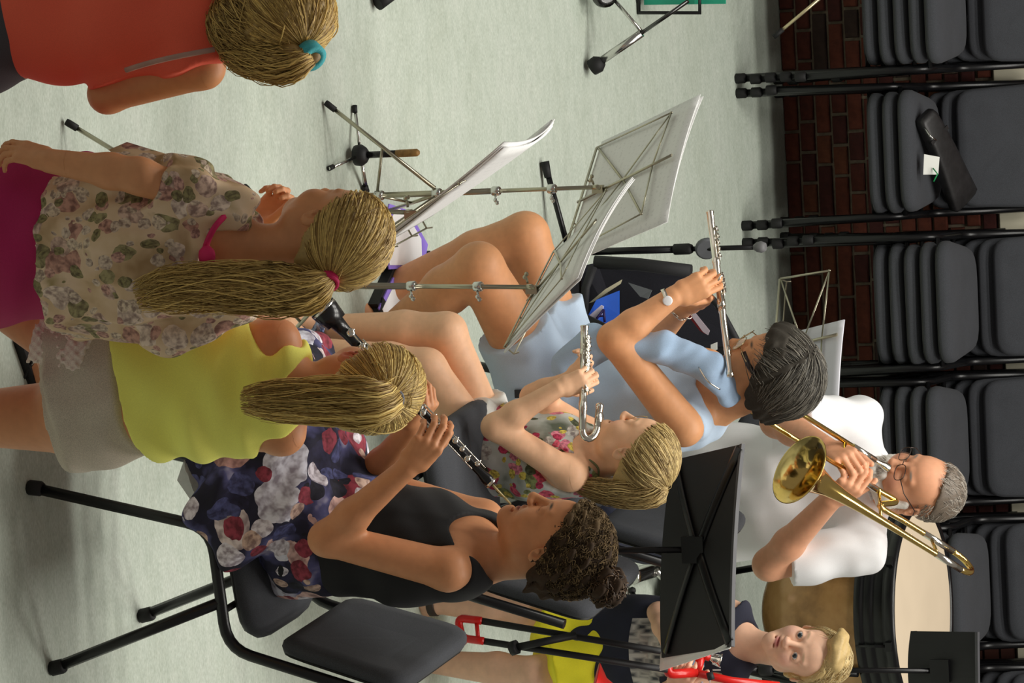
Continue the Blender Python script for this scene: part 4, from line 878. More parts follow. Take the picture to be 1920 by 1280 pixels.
def flute(label,a,b,up,lip=.14):
    """a: closed crown end by the mouth, b: open foot end"""
    a,b=np.array(a),np.array(b); ax=nz(b-a); L=np.linalg.norm(b-a); up=nz(np.array(up)-ax*(np.array(up)@ax)); t=thing('flute',label,'flute',a); o=a; W=lambda d: a+ax*d
    MB().lathe(a,ax,[(.004,0),(.0095,.002),(.0102,.006),(.0102,.016),(.0088,.018),(.0092,.19),(.0105,.192),(.0105,.202),(.0095,.204),(.0095,.21)],20).build('head_joint',silver,t,o)
    MB().lathe(W(.208),ax,[(.0098,0),(.0112,.001),(.0112,.022),(.0097,.024),(.0097,L-.37),(.011,L-.368),(.011,L-.352)],20).build('body_tube',silver,t,o)
    MB().lathe(W(L-.16),ax,[(.0102,0),(.0112,.001),(.0112,.018),(.0097,.02),(.0097,.156),(.011,.157),(.011,.16),(.0085,.16),(.0085,.1)],20).build('foot_joint',silver,t,o)
    s=np.cross(ax,up); lp=W(.075); R=np.stack([ax,s,up],1); MB().ball(lp+up*.0065,(.017,.0125,.0055),16,R).build('lip_plate',silver,t,o)
    flute_keys(t,o,W(.235),ax,up,L-.41); flute_keys(t,o,W(L-.155),ax,up,.12,5)
    return t,W,ax,up
# ---- woman in the pale blue dress
J=dict(pel=at(1058,742,10.30),nb=at(1338,762,10.22),shL=at(1282,800,10.06),shR=at(1325,690,10.36),elL=at(1152,636,9.96),wrL=at(1262,556,10.02),elR=at(1205,655,10.36),wrR=at(1282,575,10.18),
 hpL=at(1030,735,10.18),hpR=at(1060,700,10.40),knL=at(898,500,9.95),knR=at(985,442,10.28),anL=at(715,632,10.10),anR=at(712,548,10.22))
C=at(1438,700,10.16); R=headframe(106,26,2); S_=1.08; root=person('woman in pale blue dress with short dark grey hair and glasses playing a flute',A(.86,10.35,0)); o=root.location
P=body(J,C,R,1.06,leg=(.088,0,.061,.062,.037),arm=(.049,0,.041,.039,.026)); head(P,C,R,S_,'shut',ears=(0,0),fat=.004); paint=headpaint(C,R,S_,(.45,.16,.13),(.10,.07,.05))
FA=at(1369,702,10.03); FB=at(1331,397,10.24); kL=at(1338,524,10.06); kR=at(1362,474,10.14)
hand(P,J['wrL'],kL,A(.25,-.95,.1),'L',[(28,52,35),(30,52,35),(34,52,35),(38,48,35)],(.6,.5,-.55),1.0)
hand(P,J['wrR'],at(1345,498,10.13),A(-.55,.5,.5),'R',[(20,45,30),(24,45,30),(28,45,30),(30,45,30)],(.8,.4,-.4),1.0)
foot(P,J['anL'],nz(A(-.9,-.3,0))); foot(P,J['anR'],nz(A(-.30,-.95,0)))
sobj('body',P,.0075,SKIN,root,[hbox(C,.14),wbox(kL,.12),wbox(at(1335,500,10.14),.10)],lin((222,160,114)),paint)
lat=sdir(J); N=torso(J,1.06); T=chain(N,lat,.02,.04); nb=J['nb']
T.append(cap(N[2][0]+lat*.07,nb+(J['shR']-nb)*.75,.10,.052,.04)); T.append(cap(N[2][0]-lat*.07,nb+(J['shL']-nb)*.75,.10,.052,.04)); T.append(cap(J['shL'],J['shR'],.05,.05,.03))
km=lambda q,t: J['hp'+q]+(J['kn'+q]-J['hp'+q])*t
for q in 'LR': T.append(cap(J['hp'+q]+A(.05,0,0),km(q,.52),.118,.105,.03,[(km(q,.50),nz(J['kn'+q]-J['hp'+q]))]))
T.append(ecap((J['hpL']+J['hpR'])/2,(km('L',.48)+km('R',.48))/2,(.17,.09),(.19,.075),nz(J['hpR']-J['hpL']),.04,'u',[((km('L',.5)+km('R',.5))/2,nz((km('L',.5)+km('R',.5))/2-(J['hpL']+J['hpR'])/2))]))
for q in 'LR': T.append(cap(J['sh'+q]+(J['sh'+q]-nb)*.22,J['el'+q]+(J['sh'+q]-J['el'+q])*.3,.068,.056,.012,None,'s'))
T.append(ell(nb+A(-.05,-.03,.045),(.075,.075,.085),None,.012,'s')); T.append(folds(FOLD,.0026))
blue=fabric('pale_blue_cotton',(196,216,238),.85,.06,900); sobj('dress',T,.006,blue,root)
S=[ecap(at(1372,742,10.10),at(1335,690,10.04),(.04,.022),(.042,.024),(1,0,0),.03),ecap(at(1335,690,10.04),at(1240,650,10.0),(.042,.024),(.045,.028),(0,.3,1),.03),ecap(at(1240,650,10.0),at(1120,640,9.98),(.045,.028),(.052,.034),(0,.3,1),.03),ecap(at(1120,640,9.98),at(1060,690,9.96),(.052,.034),(.045,.034),(0,.3,1),.03),folds([(.9,.2,.1,120,0,1.),(.6,.8,.3,150,1,.6)],.0016)]
sobj('scarf',S,.005,fabric('blue_scarf',(166,192,222),.85,.08,900),root)
MB().box(at(972,738,10.02),(.022,.012,.018)).build('hem_button',plain('dark_button',(50,52,58),.4),root,o)
MB().tube(smoothpath([at(1310,688,10.0),at(1328,715,9.98),at(1350,730,10.0)],5),.0022,6).build('necklace',silver,root,o)
# watch, bracelet, ring
d=nz(kL-J['wrL']); wc=J['wrL']-d*.018; wt=band('watch_band',wc,d,.0275,.012,.0025,silver,root); fc=nz(A(.1,-.9,.35)-d*(A(.1,-.9,.35)@d)); MB().lathe(wc+fc*.028,fc,[(.0125,0),(.0135,.002),(.0125,.006),(.0105,.0065),(.001,.0065)],20).build('watch_face',plain('watch_dial',(240,240,244),.2),wt,o)
d=nz(J['wrR']-J['elR']); cb=J['wrR']-d*.012; cb_=MB(); u=nz(np.cross(d,A(0,0,1))); v=np.cross(d,u)
for k in range(12):
    a=k*math.pi/6; pc=cb+(u*math.cos(a)+v*math.sin(a))*.0305; tq=(-u*math.sin(a)+v*math.cos(a)); w2=d if k%2 else nz(u*math.cos(a)+v*math.sin(a)); cb_.tube([pc+tq*.009*math.cos(x)+w2*.005*math.sin(x) for x in np.linspace(0,2*math.pi,8,endpoint=False)],.0014,5,True)
cb_.build('chain_bracelet',silver,root,o)
MB().lathe(at(1350,520,9.995),nz(A(.6,.2,.8)),[(.0098,-.002),(.0108,-.002),(.0108,.002),(.0098,.002),(.0098,-.002)],16,False).build('ring',silver,root,o)
for q,d_ in (('R',nz(A(-.30,-.95,0))),('L',nz(A(-.9,-.3,0)))):
    S2=[]; foot(S2,J['an'+q]+A(0,0,-.004),d_,1.08); S2.append(('c',J['an'+q]+A(0,0,-.028),nz(A(d_[0]*.45,d_[1]*.45,1)))); sh=sobj('shoe',S2,.0045,plain('black_shoe_leather',(20,20,22),.35,0,.1,30),root)
    a_=J['an'+q]; l_=np.cross(d_,A(0,0,1)); MB().tube([a_+d_*.05+l_*.045+A(0,0,-.062),a_+d_*.06+l_*.03+A(0,0,-.026),a_+d_*.065+A(0,0,-.014),a_+d_*.06-l_*.03+A(0,0,-.026),a_+d_*.05-l_*.045+A(0,0,-.062)],[(.009,.003)]*5,6,e=d_).build('shoe_strap',plain('dusky_red_strap',(170,86,84),.5),sh,o)
hg=lambda *v: C+R@(A(*v)*S_)
P=[]; haircap(P,C,R,S_,.024,(.072,.068),(0,.80,-.60),(-.02,-.06),(0,.1,-.99)); P.append(ell(hg(0,.055,.085),(.07*S_,.045*S_,.03*S_),R,.02)); 
for q in (-1,1): P.append(ell(hg(q*.076,-.012,.022),(.018,.044,.048),R,.02))
P.append(folds([(1,.3,.2,150,0,1.),(.2,1,.4,170,1,1.)],.0025)); sobj('hair',P,.0045,CURLY,root,(),lin((62,58,52)))
tufts('hair_locks',C,R,S_,root,lin((46,44,40)),lin((140,134,122)),2800,.075,lambda d:(A(d[0]*.9+.35,.75,-.1) if d[1]>.1 else A(d[0],-.5,-.9)),.04,lambda d:d[2]>-.45 and (d[1]<.15+.62*max(d[2],0)),.0013,(.100,.120,.113),jit=.09)
glassesfor(root,C,R,S_,plain('thin_gold_frame',(190,170,130),.25,1),GLASS,.026,.018,-.004,.108)
MB().tube([hg(-.062,.085,.004),hg(-.082,.055,.006),hg(-.086,.02,.008)],[(.003,.008)]*3,6).build('temple_arm',plain('dark_temple',(40,30,30),.3),root,o)
flute('silver flute played by the woman in the blue dress',FA+(FA-FB)*.015,FB,A(.6,-.35,.75))
# ---- small girl with curved head flute
s=.84; J=dict(pel=at(905,838,9.74),nb=at(1112,866,9.70),shL=at(1070,890,9.60),shR=at(1108,815,9.80),elL=at(928,800,9.50),wrL=at(1046,728,9.54),elR=at(1000,745,9.74),wrR=at(1068,712,9.72),
 hpL=at(880,820,9.68),hpR=at(900,800,9.82),knL=at(800,690,9.62),knR=at(838,622,9.72),anL=at(590,655,9.60),anR=at(598,612,9.70))
C=at(1192,848,9.68); R=headframe(78,2,-4); S_=.93; root=person('small blond girl in flowered top and white shorts playing a curved head flute',A(1.0,9.75,0)); o=root.location
P=body(J,C,R,s,arm=(.047,0,.039,.038,.027),leg=(.082,0,.060,.060,.038),neck=.047); head(P,C,R,S_,'half',child=True,ears=(1,1),nose=.85,fat=.004); paint=headpaint(C,R,S_,(.62,.28,.24),(.5,.36,.2),True,(.78,.42,.30))
hand(P,J['wrL'],at(1092,712,9.56),A(.2,-.9,.35),'L',[(36,55,35),(38,55,35),(42,55,35),(44,50,35)],(.6,.5,-.5),.80); hand(P,J['wrR'],at(1098,680,9.70),A(-.2,.5,.8),'R',[(20,55,35),(22,55,35),(24,55,35),(26,55,35)],(.8,.4,-.3),.80)
foot(P,J['anL'],nz(A(-.75,-.62,0)),.86); foot(P,J['anR'],nz(A(-.5,-.85,0)),.86)
sobj('body',P,.007,SKIN,root,[hbox(C,.14),wbox(at(1080,715,9.55),.10),wbox(at(1090,690,9.7),.09),wbox(J['anL']+A(-.05,-.05,-.03),.11),wbox(J['anR']+A(-.03,-.06,-.03),.11)],lin((240,190,152)),paint)
lat=sdir(J); N=torso(J,s); T=chain(N,lat,.014,.04); nb=J['nb']
for q,sg in (('R',1),('L',-1)):
    T.append(cap(N[2][0]+lat*sg*.05,nb+lat*sg*.055,.085,.030,.03)); T.append(cap(J['sh'+q]+(J['sh'+q]-nb)*.15,J['el'+q]+(J['sh'+q]-J['el'+q])*.4,.058,.05,.01,None,'s'))
T.append(ell(nb+A(-.03,-.03,.03),(.062,.062,.075),None,.01,'s')); T.append(('c',N[0][0]+A(0,0,-.02),A(0,0,-1))); T.append(folds(FOLD,.003))
sobj('flowered_top',T,.005,floral('light_flower_print',[(.3,lin((92,100,84))),(.48,lin((178,182,174))),(.6,lin((206,208,204))),(.75,lin((134,150,96)))],[(22.,.55,[lin((226,96,120)),lin((140,150,96)),lin((232,140,160)),lin((206,204,196))]),(30.,.42,[lin((196,60,96)),lin((88,96,70)),lin((226,206,96))])]),root)
fwd2=np.cross(A(0,0,1),lat)
for q in (-1,1): MB().tube(smoothpath([N[2][0]+(nb-N[2][0])*.35+lat*q*.05+fwd2*.085,nb+lat*q*.052+fwd2*.035+A(0,0,.012),nb+lat*q*.054+A(0,0,.030),nb+lat*q*.054-fwd2*.04+A(0,0,.0)],5),[(.009,.003)]*16,6,e=(0,1,0)).build('strap',plain('green_strap',(120,128,92),.8),root,o)
T=[cap(J['pel'],N[1][0],.155*s,.14*s,.03,[(N[0][0]+A(0,0,.06),A(0,0,1))])]
for q in 'LR':
    e=J['hp'+q]+(J['kn'+q]-J['hp'+q])*.24; T.append(cap(J['hp'+q]+A(.02,0,0),e,.112*s,.105*s,.03,[(e,nz(J['kn'+q]-J['hp'+q]))]))
T.append(folds(FOLD,.004)); sobj('shorts',T,.0055,fabric('white_cotton',(226,226,220),.85,.06,900),root)
navys=plain('navy_strap',(44,50,74),.6); glit=plain('glitter_band',(150,160,190),.2,.9,.5,900)
for q,d in (('L',nz(A(-.75,-.62,0))),('R',nz(A(-.5,-.85,0)))):
    a=J['an'+q]; l=np.cross(d,A(0,0,1)); g=lambda x,y,z: A(*(a+d*x+l*y)[:2],a[2]+z)
    b=MB(); b.loft([[g(x*.88,y*.9,z) for x,y in out] for z in (-.088,-.072)]); f_=b.build('flip_flop',plain('white_sole',(220,216,196),.7),root,o)
    MB().tube([g(.0,.034,-.06),g(.05,.024,-.022),g(.102,-.012,-.04),g(.106,-.013,-.06)],[(.009,.004)]*4,6).tube([g(.0,-.034,-.06),g(.05,-.026,-.022),g(.102,-.012,-.04)],[(.009,.004)]*3,6).build('toe_strap',navys,f_,o)
    MB().lathe(a+A(0,0,.0),nz(J['kn'+q]-a),[(.038,-.01),(.044,-.008),(.044,.03),(.040,.032)],16,False).build('ankle_cuff',glit,root,o)
g=lambda *v: C+R@(A(*v)*S_)
P=[]; haircap(P,C,R,S_,.010,(.07,.074),(0,.62,-.78),(-.03,-.055)); P.append(folds([(1,.3,.2,150,0,1.),(.2,1,.4,170,1,1.)],.0015)); sobj('hair',P,.0045,HAIR,root,(),lin((176,148,92)))
TP=at(1250,905,9.68); tdir=R.T@nz(TP-g(0,-.014,.03))
pony('hair_locks',C,R,S_,tdir,[TP,at(1225,925,9.66),at(1170,925,9.64),at(1118,918,9.63),at(1060,900,9.62)],root,HAIR,lin((120,92,48)),lin((226,200,136)),1500,460,.042,.42,.012,rad=(.087,.107,.099),loose=12)
P=[cap(TP,at(1215,928,9.66),.012,.022,.02),cap(at(1215,928,9.66),at(1130,925,9.64),.022,.02,.02),cap(at(1130,925,9.64),at(1085,905,9.63),.02,.008,.02)]; sobj('pony_tail',P,.005,HAIR,root,(),lin((160,130,76)))
band('hair_tie',TP,nz(TP-C),.020,.014,.007,plain('white_elastic',(226,226,232),.6),root)
# flute with bent head joint
a=at(1092,806,9.53); b_=at(1096,611,9.62); ax=nz(b_-a); L=np.linalg.norm(b_-a); up=nz(A(.3,-.5,.8)-ax*(A(.3,-.5,.8)@ax)); t=thing('flute','short silver flute with bent back head held by the small blond girl','flute',a); o=a
MB().lathe(a,ax,[(.0095,0),(.0095,.05),(.011,.052),(.011,.075),(.0097,.077),(.0097,L*.72),(.0112,L*.722),(.0112,L*.77),(.0097,L*.772),(.0097,L-.004),(.011,L-.003),(.011,L),(.0085,L),(.0085,L-.05)],20).build('body_tube',silver,t,o)
e2=at(1120,800,9.56); d2=at(1123,772,9.575); up2=nz(e2-a); h=np.linalg.norm(e2-a)/2; mid=(a+e2)/2
MB().tube([a]+[mid-up2*h*math.cos(x)-ax*h*1.25*math.sin(x) for x in np.linspace(.1,math.pi-.1,10)]+[e2],.0095,14).build('head_bend',silver,t,o)
MB().lathe(e2,nz(d2-e2),[(.0095,0),(.0095,.05),(.0105,.052),(.0105,.06),(.004,.064)],18).build('head_joint',silver,t,o); MB().ball(e2+nz(d2-e2)*.025+up*.007,(.016,.012,.005),14,np.stack([nz(d2-e2),nz(np.cross(up,nz(d2-e2))),up],1)).build('lip_plate',silver,t,o)
flute_keys(t,o,a+ax*.085,ax,up,L*.9-.07,14)
# ---- man with the brass trombone
s=1.05; J=dict(pel=at(1240,925,11.22),nb=at(1640,922,11.14),shL=at(1612,1028,10.98),shR=at(1606,790,11.24),elL=at(1442,1058,10.86),wrL=at(1556,938,10.74),elR=at(1456,790,10.92),wrR=at(1548,838,10.76),
 hpL=at(1215,975,11.15),hpR=at(1230,880,11.2),knL=at(1120,985,10.75),knR=at(1130,850,10.75),anL=at(900,985,10.7),anR=at(905,840,10.72))
C=at(1722,912,11.02); R=headframe(136,9,-3); S_=1.06; root=person('man in white shirt with grey beard and glasses playing a brass trombone',A(1.1,11.2,0)); o=root.location
P=body(J,C,R,s,arm=(.050,0,.043,.042,.030),leg=(.09,0,.06,.06,.04),sh=.052,neck=.058); head(P,C,R,S_,'shut',fem=False,fat=.006,nose=1.15); paint=headpaint(C,R,S_,(.50,.20,.16),(.3,.27,.24),True,(.62,.26,.20))
kL=at(1602,905,10.70); hand(P,J['wrL'],kL,A(.3,-.85,.45),'L',[(40,55,35),(42,55,35),(46,55,35),(50,50,35)],(.55,.55,-.5),1.08)
kR=at(1590,858,10.70); hand(P,J['wrR'],kR,A(-.4,-.7,.5),'R',[(45,55,30),(48,55,30),(50,55,30),(52,55,30)],(.7,.5,-.4),1.08)
foot(P,J['anL'],A(-.3,-.95,0),1.1); foot(P,J['anR'],A(-.6,-.8,0),1.1)
sobj('body',P,.0075,SKIN,root,[hbox(C,.14),wbox((J['wrL']+kL)/2,.13),wbox((J['wrR']+kR)/2,.12)],lin((230,168,132)),paint)
lat=sdir(J); N=torso(J,s,[(0,.19,.15),(.3,.185,.155),(.6,.185,.14),(.86,.16,.10)]); T=chain(N,lat,.012,.05); nb=J['nb']
for q in 'LR': T.append(cap(nb-A(0,0,.025),J['sh'+q],.074,.068,.05)); e=J['sh'+q]+(J['el'+q]-J['sh'+q])*.86; T.append(cap(J['sh'+q],e,.074,.078,.03,[(J['sh'+q]+(J['el'+q]-J['sh'+q])*.80,nz(J['el'+q]-J['sh'+q]+A(.0,0,-.0)))]))
T.append(cap(nb+A(0,0,-.02),nb+A(-.02,-.02,.045),.075,.066,.02,[(nb+A(0,0,.045),nz(A(-.25,-.3,1)))]))
T.append(folds([(.6,.2,1.,36,.3,1.),(-.5,.7,.8,53,1.7,.8),(.9,-.3,.3,75,2.9,.5)],.0034)); wsh=fabric('white_shirt',(240,240,242),.8,.03,900,.2); sobj('shirt',T,.0065,wsh,root)
fw=nz(np.cross(A(0,0,1),lat)); MB().loft([[N[2][0]+fw*.158+lat*.07+A(0,0,z)+lat*x for x in (-.045,.045)]+[N[2][0]+fw*.163+lat*.07+A(0,0,z)+lat*x for x in (.045,-.045)] for z in (.0,.11)],True,False,False).build('shirt_pocket',wsh,root,o)
T=[cap(J['pel'],J['hpL'],.16,.13,.04),cap(J['pel'],J['hpR'],.16,.13,.04)]
for q in 'LR': T+= [cap(J['hp'+q],J['kn'+q],.115,.08,.03),cap(J['kn'+q],J['an'+q],.08,.062,.02)]
sobj('trousers',T,.012,fabric('dark_trousers',(34,38,58),.9,.1,600),root)
g=lambda *v: C+R@(A(*v)*S_)
# receding grey hair, white beard and moustache
P=[]; haircap(P,C,R,S_,.008,(.03,.088),(0,.62,-.78),(-.02,-.07)); P.append(('c',g(0,.045,.10),R@nz(A(0,.9,.20)))); P.append(folds([(1,.3,.2,190,0,1.)],.001)); sobj('hair',P,.0045,HAIR,root,(),lin((110,98,86)))
tufts('hair_locks',C,R,S_,root,lin((86,76,66)),lin((206,198,186)),1300,.032,lambda d:A(0,-.7,.25) if d[2]>.5 else A(0,-.5,-.8),.22,lambda d:(d[2]>-.42 and d[1]<.28) or (d[2]>.62 and d[1]<.70),.0010,(.080,.101,.0935))
b=[]
for q in (-1,1): b+=[cap(g(q*.070,.012,-.02),g(q*.060,.03,-.072),.013,.024,.015),cap(g(q*.060,.03,-.072),g(q*.018,.086,-.100),.027,.023,.02),cap(g(0,.098,-.054),g(q*.028,.088,-.062),.0075,.007,.008),cap(g(q*.028,.088,-.062),g(q*.03,.078,-.09),.008,.012,.01)]
b.append(cap(g(-.012,.092,-.092),g(.012,.092,-.092),.016,.016,.01)); b.append(folds([(1,.3,.2,210,0,1.),(.2,1,.4,230,1,1.)],.0012)); sobj('beard',b,.0032,HAIR,root,(),lin((232,228,220)))
paths=[]
for i in range(700):
    q=rng.choice([-1,1]); t_=rng.uniform(0,1); k=rng.integers(0,3)
    a_,b_,r_=[((.068,.012,-.03),(.056,.03,-.075),.017),((.056,.03,-.075),(.012,.086,-.104),.022),((.0,.099,-.054),(.032,.085,-.068),.009)][k]
    p=A(q*(a_[0]+(b_[0]-a_[0])*t_),a_[1]+(b_[1]-a_[1])*t_,a_[2]+(b_[2]-a_[2])*t_); d=nz(rng.normal(size=3)+A(q*.4,.9,-.2)); p=p+d*r_*.85; v=nz(d*.35+A(0,0,-.9)+rng.normal(size=3)*.25); paths.append([g(*(p+v*.016*x)) for x in np.linspace(0,1,5)])
strands('beard_locks',paths,.0010,HAIR,root,lin((170,162,150)),lin((246,242,236)))
glassesfor(root,C,R,S_,plain('dark_thin_frame',(60,50,46),.3,.6),GLASS,.024,.016,-.004,.108)
b=MB(); b.tube([g(-.05,.02,-.118),g(-.02,.06,-.125),g(.02,.06,-.125),g(.05,.02,-.118)],[(.012,.004)]*4,6); b.build('collar_fold',wsh,root,o)
# ---- brass trombone
B0=at(1500,881,10.47); B1=at(1800,1066,10.92); AX=nz(B0-B1); M=at(1664,877,10.86); up=nz(np.cross(AX,Rt)); t=thing('trombone','brass slide trombone played by the man in the white shirt',"trombone",B1); o=B1
Lb=np.linalg.norm(B0-B1)
prof=[(.0085,0),(.0088,Lb*.25),(.0105,Lb*.45),(.0140,Lb*.62),(.0195,Lb*.75),(.0275,Lb*.84),(.040,Lb*.91),(.056,Lb*.95),(.078,Lb*.98),(.101,Lb)]
MB().lathe(B1,AX,prof+[(.1035,Lb+.001),(.1035,Lb+.0035),(.1005,Lb+.003),(.077,Lb*.98+.001),(.055,Lb*.95+.001),(.039,Lb*.91),(.0265,Lb*.84),(.0185,Lb*.75),(.013,Lb*.62)],40,False).build('bell',brass,t,o)
s2=M+AX*.10; T2a=at(1475,838,10.52); off=T2a-s2; off=off-AX*(off@AX); off=nz(off)*.085
im=at(1806,1036,10.92)-B1; im=nz(im-AX*(im@AX)); vw=nz(Fw-AX*(Fw@AX)); side=nz(im*.42+vw*.9); rb=.04
E2=B1+side*rb*2; ml=Lb*.62
MB().tube([B1]+[B1+side*rb-side*rb*math.cos(x)-AX*rb*1.5*math.sin(x) for x in np.linspace(.15,math.pi-.15,14)]+[E2],.0088,14).build('tuning_bow',brass,t,o)
MB().tube([B1+AX*-.004,B1+AX*.10],.0100,14).build('tuning_sleeve',silver,t,o); MB().tube([E2,E2+AX*.12],.0098,14).build('tuning_sleeve',silver,t,o)
S2=M+off; G0=E2+AX*ml*.75; MB().tube(smoothpath([E2+AX*.08,E2+AX*ml*.5,G0,S2-AX*.05,S2+AX*.03],8),.0088,14).build('gooseneck',brass,t,o)
MB().tube([M+AX*.05,M+AX*.72],.0072,14).build('slide_tube',brass,t,o); MB().tube([S2+AX*.0,S2+AX*.72],.0072,14).build('slide_tube',brass,t,o)
MB().tube([M+AX*.05,M+AX*.14],.0095,14).build('slide_sleeve',silver,t,o); MB().tube([S2+AX*.03,S2+AX*.14],.0095,14).build('slide_sleeve',silver,t,o)
MB().tube([M+AX*.72]+[M+off/2-off/2*math.cos(x)+AX*(.72+.05*math.sin(x)) for x in np.linspace(.15,math.pi-.15,10)]+[S2+AX*.72],.0078,12).build('slide_bow',brass,t,o)
for d in (.09,.17): MB().tube([M+AX*d,S2+AX*d],.0055,10).build('slide_brace',brass,t,o)
MB().tube([B1+AX*.09,E2+AX*.09],.005,8).build('bell_brace',brass,t,o); MB().tube([B1+AX*(Lb*.5),S2+AX*.02],.005,8).build('bell_brace',brass,t,o)
MB().lathe(M-AX*.004,AX,[(.0005,.012),(.010,.002),(.0125,.0),(.0128,.004),(.011,.018),(.0075,.03),(.0055,.05),(.006,.07)],20).build('mouthpiece',silver,t,o)
# ---- boy with the red plastic trombone, standing
s=.80; J=dict(pel=at(1120,1208,10.45),nb=at(1398,1208,10.40),shL=at(1362,1272,10.36),shR=at(1372,1152,10.42),elL=at(1225,1315,10.26),wrL=at(1262,1285,10.10),elR=at(1235,1150,10.38),wrR=at(1262,1225,10.18),
 hpL=at(1095,1245,10.42),hpR=at(1100,1170,10.46),knL=at(1005,1262,10.33),knR=at(985,1142,10.38),anL=at(790,1238,10.40),anR=at(808,1128,10.36))
C=at(1512,1226,10.36); R=headframe(156,-3,-9); S_=.95; root=person('blond boy in navy vest and yellow shorts holding a red plastic trombone',A(1.45,10.42,0)); o=root.location
P=body(J,C,R,s,arm=(.044,0,.037,.036,.027),leg=(.08,0,.058,.058,.038),neck=.054); head(P,C,R,S_,'open',child=True,nose=.9,mouth=.001); paint=headpaint(C,R,S_,(.66,.26,.24),(.56,.38,.24),True,(.86,.46,.38))
hand(P,J['wrL'],at(1290,1262,10.04),A(.3,-.9,.2),'L',[(40,55,35)]*4,(.6,.5,-.5),.82); hand(P,J['wrR'],at(1272,1243,10.12),A(-.7,-.6,.3),'R',[(40,55,35)]*4,(.7,.4,-.4),.82)
foot(P,J['anL'],nz(A(-.5,-.85,0)),.85); foot(P,J['anR'],nz(A(-.75,-.65,0)),.85)
sobj('body',P,.007,SKIN,root,[hbox(C,.13),wbox(at(1285,1255,10.08),.12),wbox(J['anR']+A(-.05,-.05,-.03),.13)],lin((242,194,164)),paint)
eyes(root,C,R,S_,(.05,.07,.08),(-.10,1,-.06))
lat=sdir(J); N=torso(J,s); nb=J['nb']; T=chain(N,lat,.016,.04); T.append(cap(nb-A(0,0,.02),J['shL'],.06,.052,.03)); T.append(cap(nb-A(0,0,.02),J['shR'],.06,.052,.03))
for q in 'LR': T.append(cap(J['sh'+q]+(J['sh'+q]-nb)*.42-A(0,0,.0),J['el'+q]+(J['sh'+q]-J['el'+q])*.3,.062,.055,.01,None,'s'))
fw=nz(np.cross(A(0,0,1),lat)); T.append(ell(nb+fw*.03+A(0,0,.03),(.055,.062,.066),None,.01,'s')); T.append(folds(FOLD,.003))
vesto=sobj('vest',T,.005,fabric('navy_jersey',(30,33,52),.85,.1,900),root)
# lettering and photo print across the chest
from mathutils.bvhtree import BVHTree
_m=vesto.data; _b=BVHTree.FromPolygons([tuple(np.array(v.co)+np.array(o)) for v in _m.vertices],[tuple(p_.vertices) for p_ in _m.polygons])
def pc(x,z):
    q0=N[2][0]-lat*x+A(0,0,z); h=_b.ray_cast(Vector(q0+fw*.4),Vector(-fw),.6)[0]
    return np.array(h) if h is not None else q0+fw*.1
def printed(name,x0,x1,z0,z1,d,mat): 
    b=MB(); b.loft([[pc(x,z0+(z1-z0)*k/8)+fw*d for k in range(9)]+[pc(x,z0+(z1-z0)*k/8)+fw*(d-.003) for k in range(8,-1,-1)] for x in np.linspace(x0,x1,9)],True,False,False); return b.build(name,mat,root,o)
t=NT('city_photo_print'); v=t.coord('Object',(1,1,1)); vo=t.n('ShaderNodeTexVoronoi',{'Vector':t.coord('Object',(60,60,26)),'Scale':1.},distance='CHEBYCHEV'); sp=t.n('ShaderNodeSeparateXYZ',{0:v})
blk=t.ramp(vo.outputs['Distance'],[(.15,lin((60,62,70))),(.4,lin((160,158,156))),(.7,lin((214,210,204)))]); sky=lin((150,186,226))
pz=N[2][0][2]; ph=t.mix(t.ramp(t.n('ShaderNodeMath',{0:sp.outputs[2],1:pz+.03},operation='SUBTRACT').outputs[0],[(0,(0,0,0)),(.02,(1,1,1))]),blk,(*sky,1)); photo=t.fin(ph,.8)
printed('photo_print',-.055,.125,-.13,.092,.002,photo)
cu=bpy.data.curves.new('lettering','FONT'); cu.body='ROSEVILLE'; cu.size=.034; cu.align_x='CENTER'; cu.extrude=.0008; cu.space_character=1.05
to=bpy.data.objects.new('lettering',cu); COL.objects.link(to); dg=bpy.context.evaluated_depsgraph_get(); me=bpy.data.meshes.new_from_object(to.evaluated_get(dg)); bpy.data.objects.remove(to)
V=np.array([v.co[:] for v in me.vertices]); Fc=[list(p.vertices) for p in me.polygons]; W_=np.array([pc(x+.062,.116+y)+fw*(.003+z) for x,y,z in V]); 
lt=mkmesh('lettering',W_-np.array(o),Fc,plain('white_print',(226,228,232),.7),root,False)
T=[cap(J['pel']+A(0,0,.02),J['hpL'],.135*s,.125*s,.04),cap(J['pel']+A(0,0,.02),J['hpR'],.135*s,.125*s,.04)]
for q in 'LR': e=J['hp'+q]+(J['kn'+q]-J['hp'+q])*.80; T.append(cap(J['hp'+q],e+ (e-J['hp'+q])*.3,.125*s,.115*s,.03,[(e,nz(J['kn'+q]-J['hp'+q]))]))
T+= [('c',J['pel']+A(0,0,.065),A(0,0,1)),folds([(.9,.6,.15,52,.3,1.),(-.6,.8,.3,80,1.7,.7)],.004)]; sobj('shorts',T,.005,fabric('bright_yellow_cloth',(246,236,44),.8,.06,900),root)
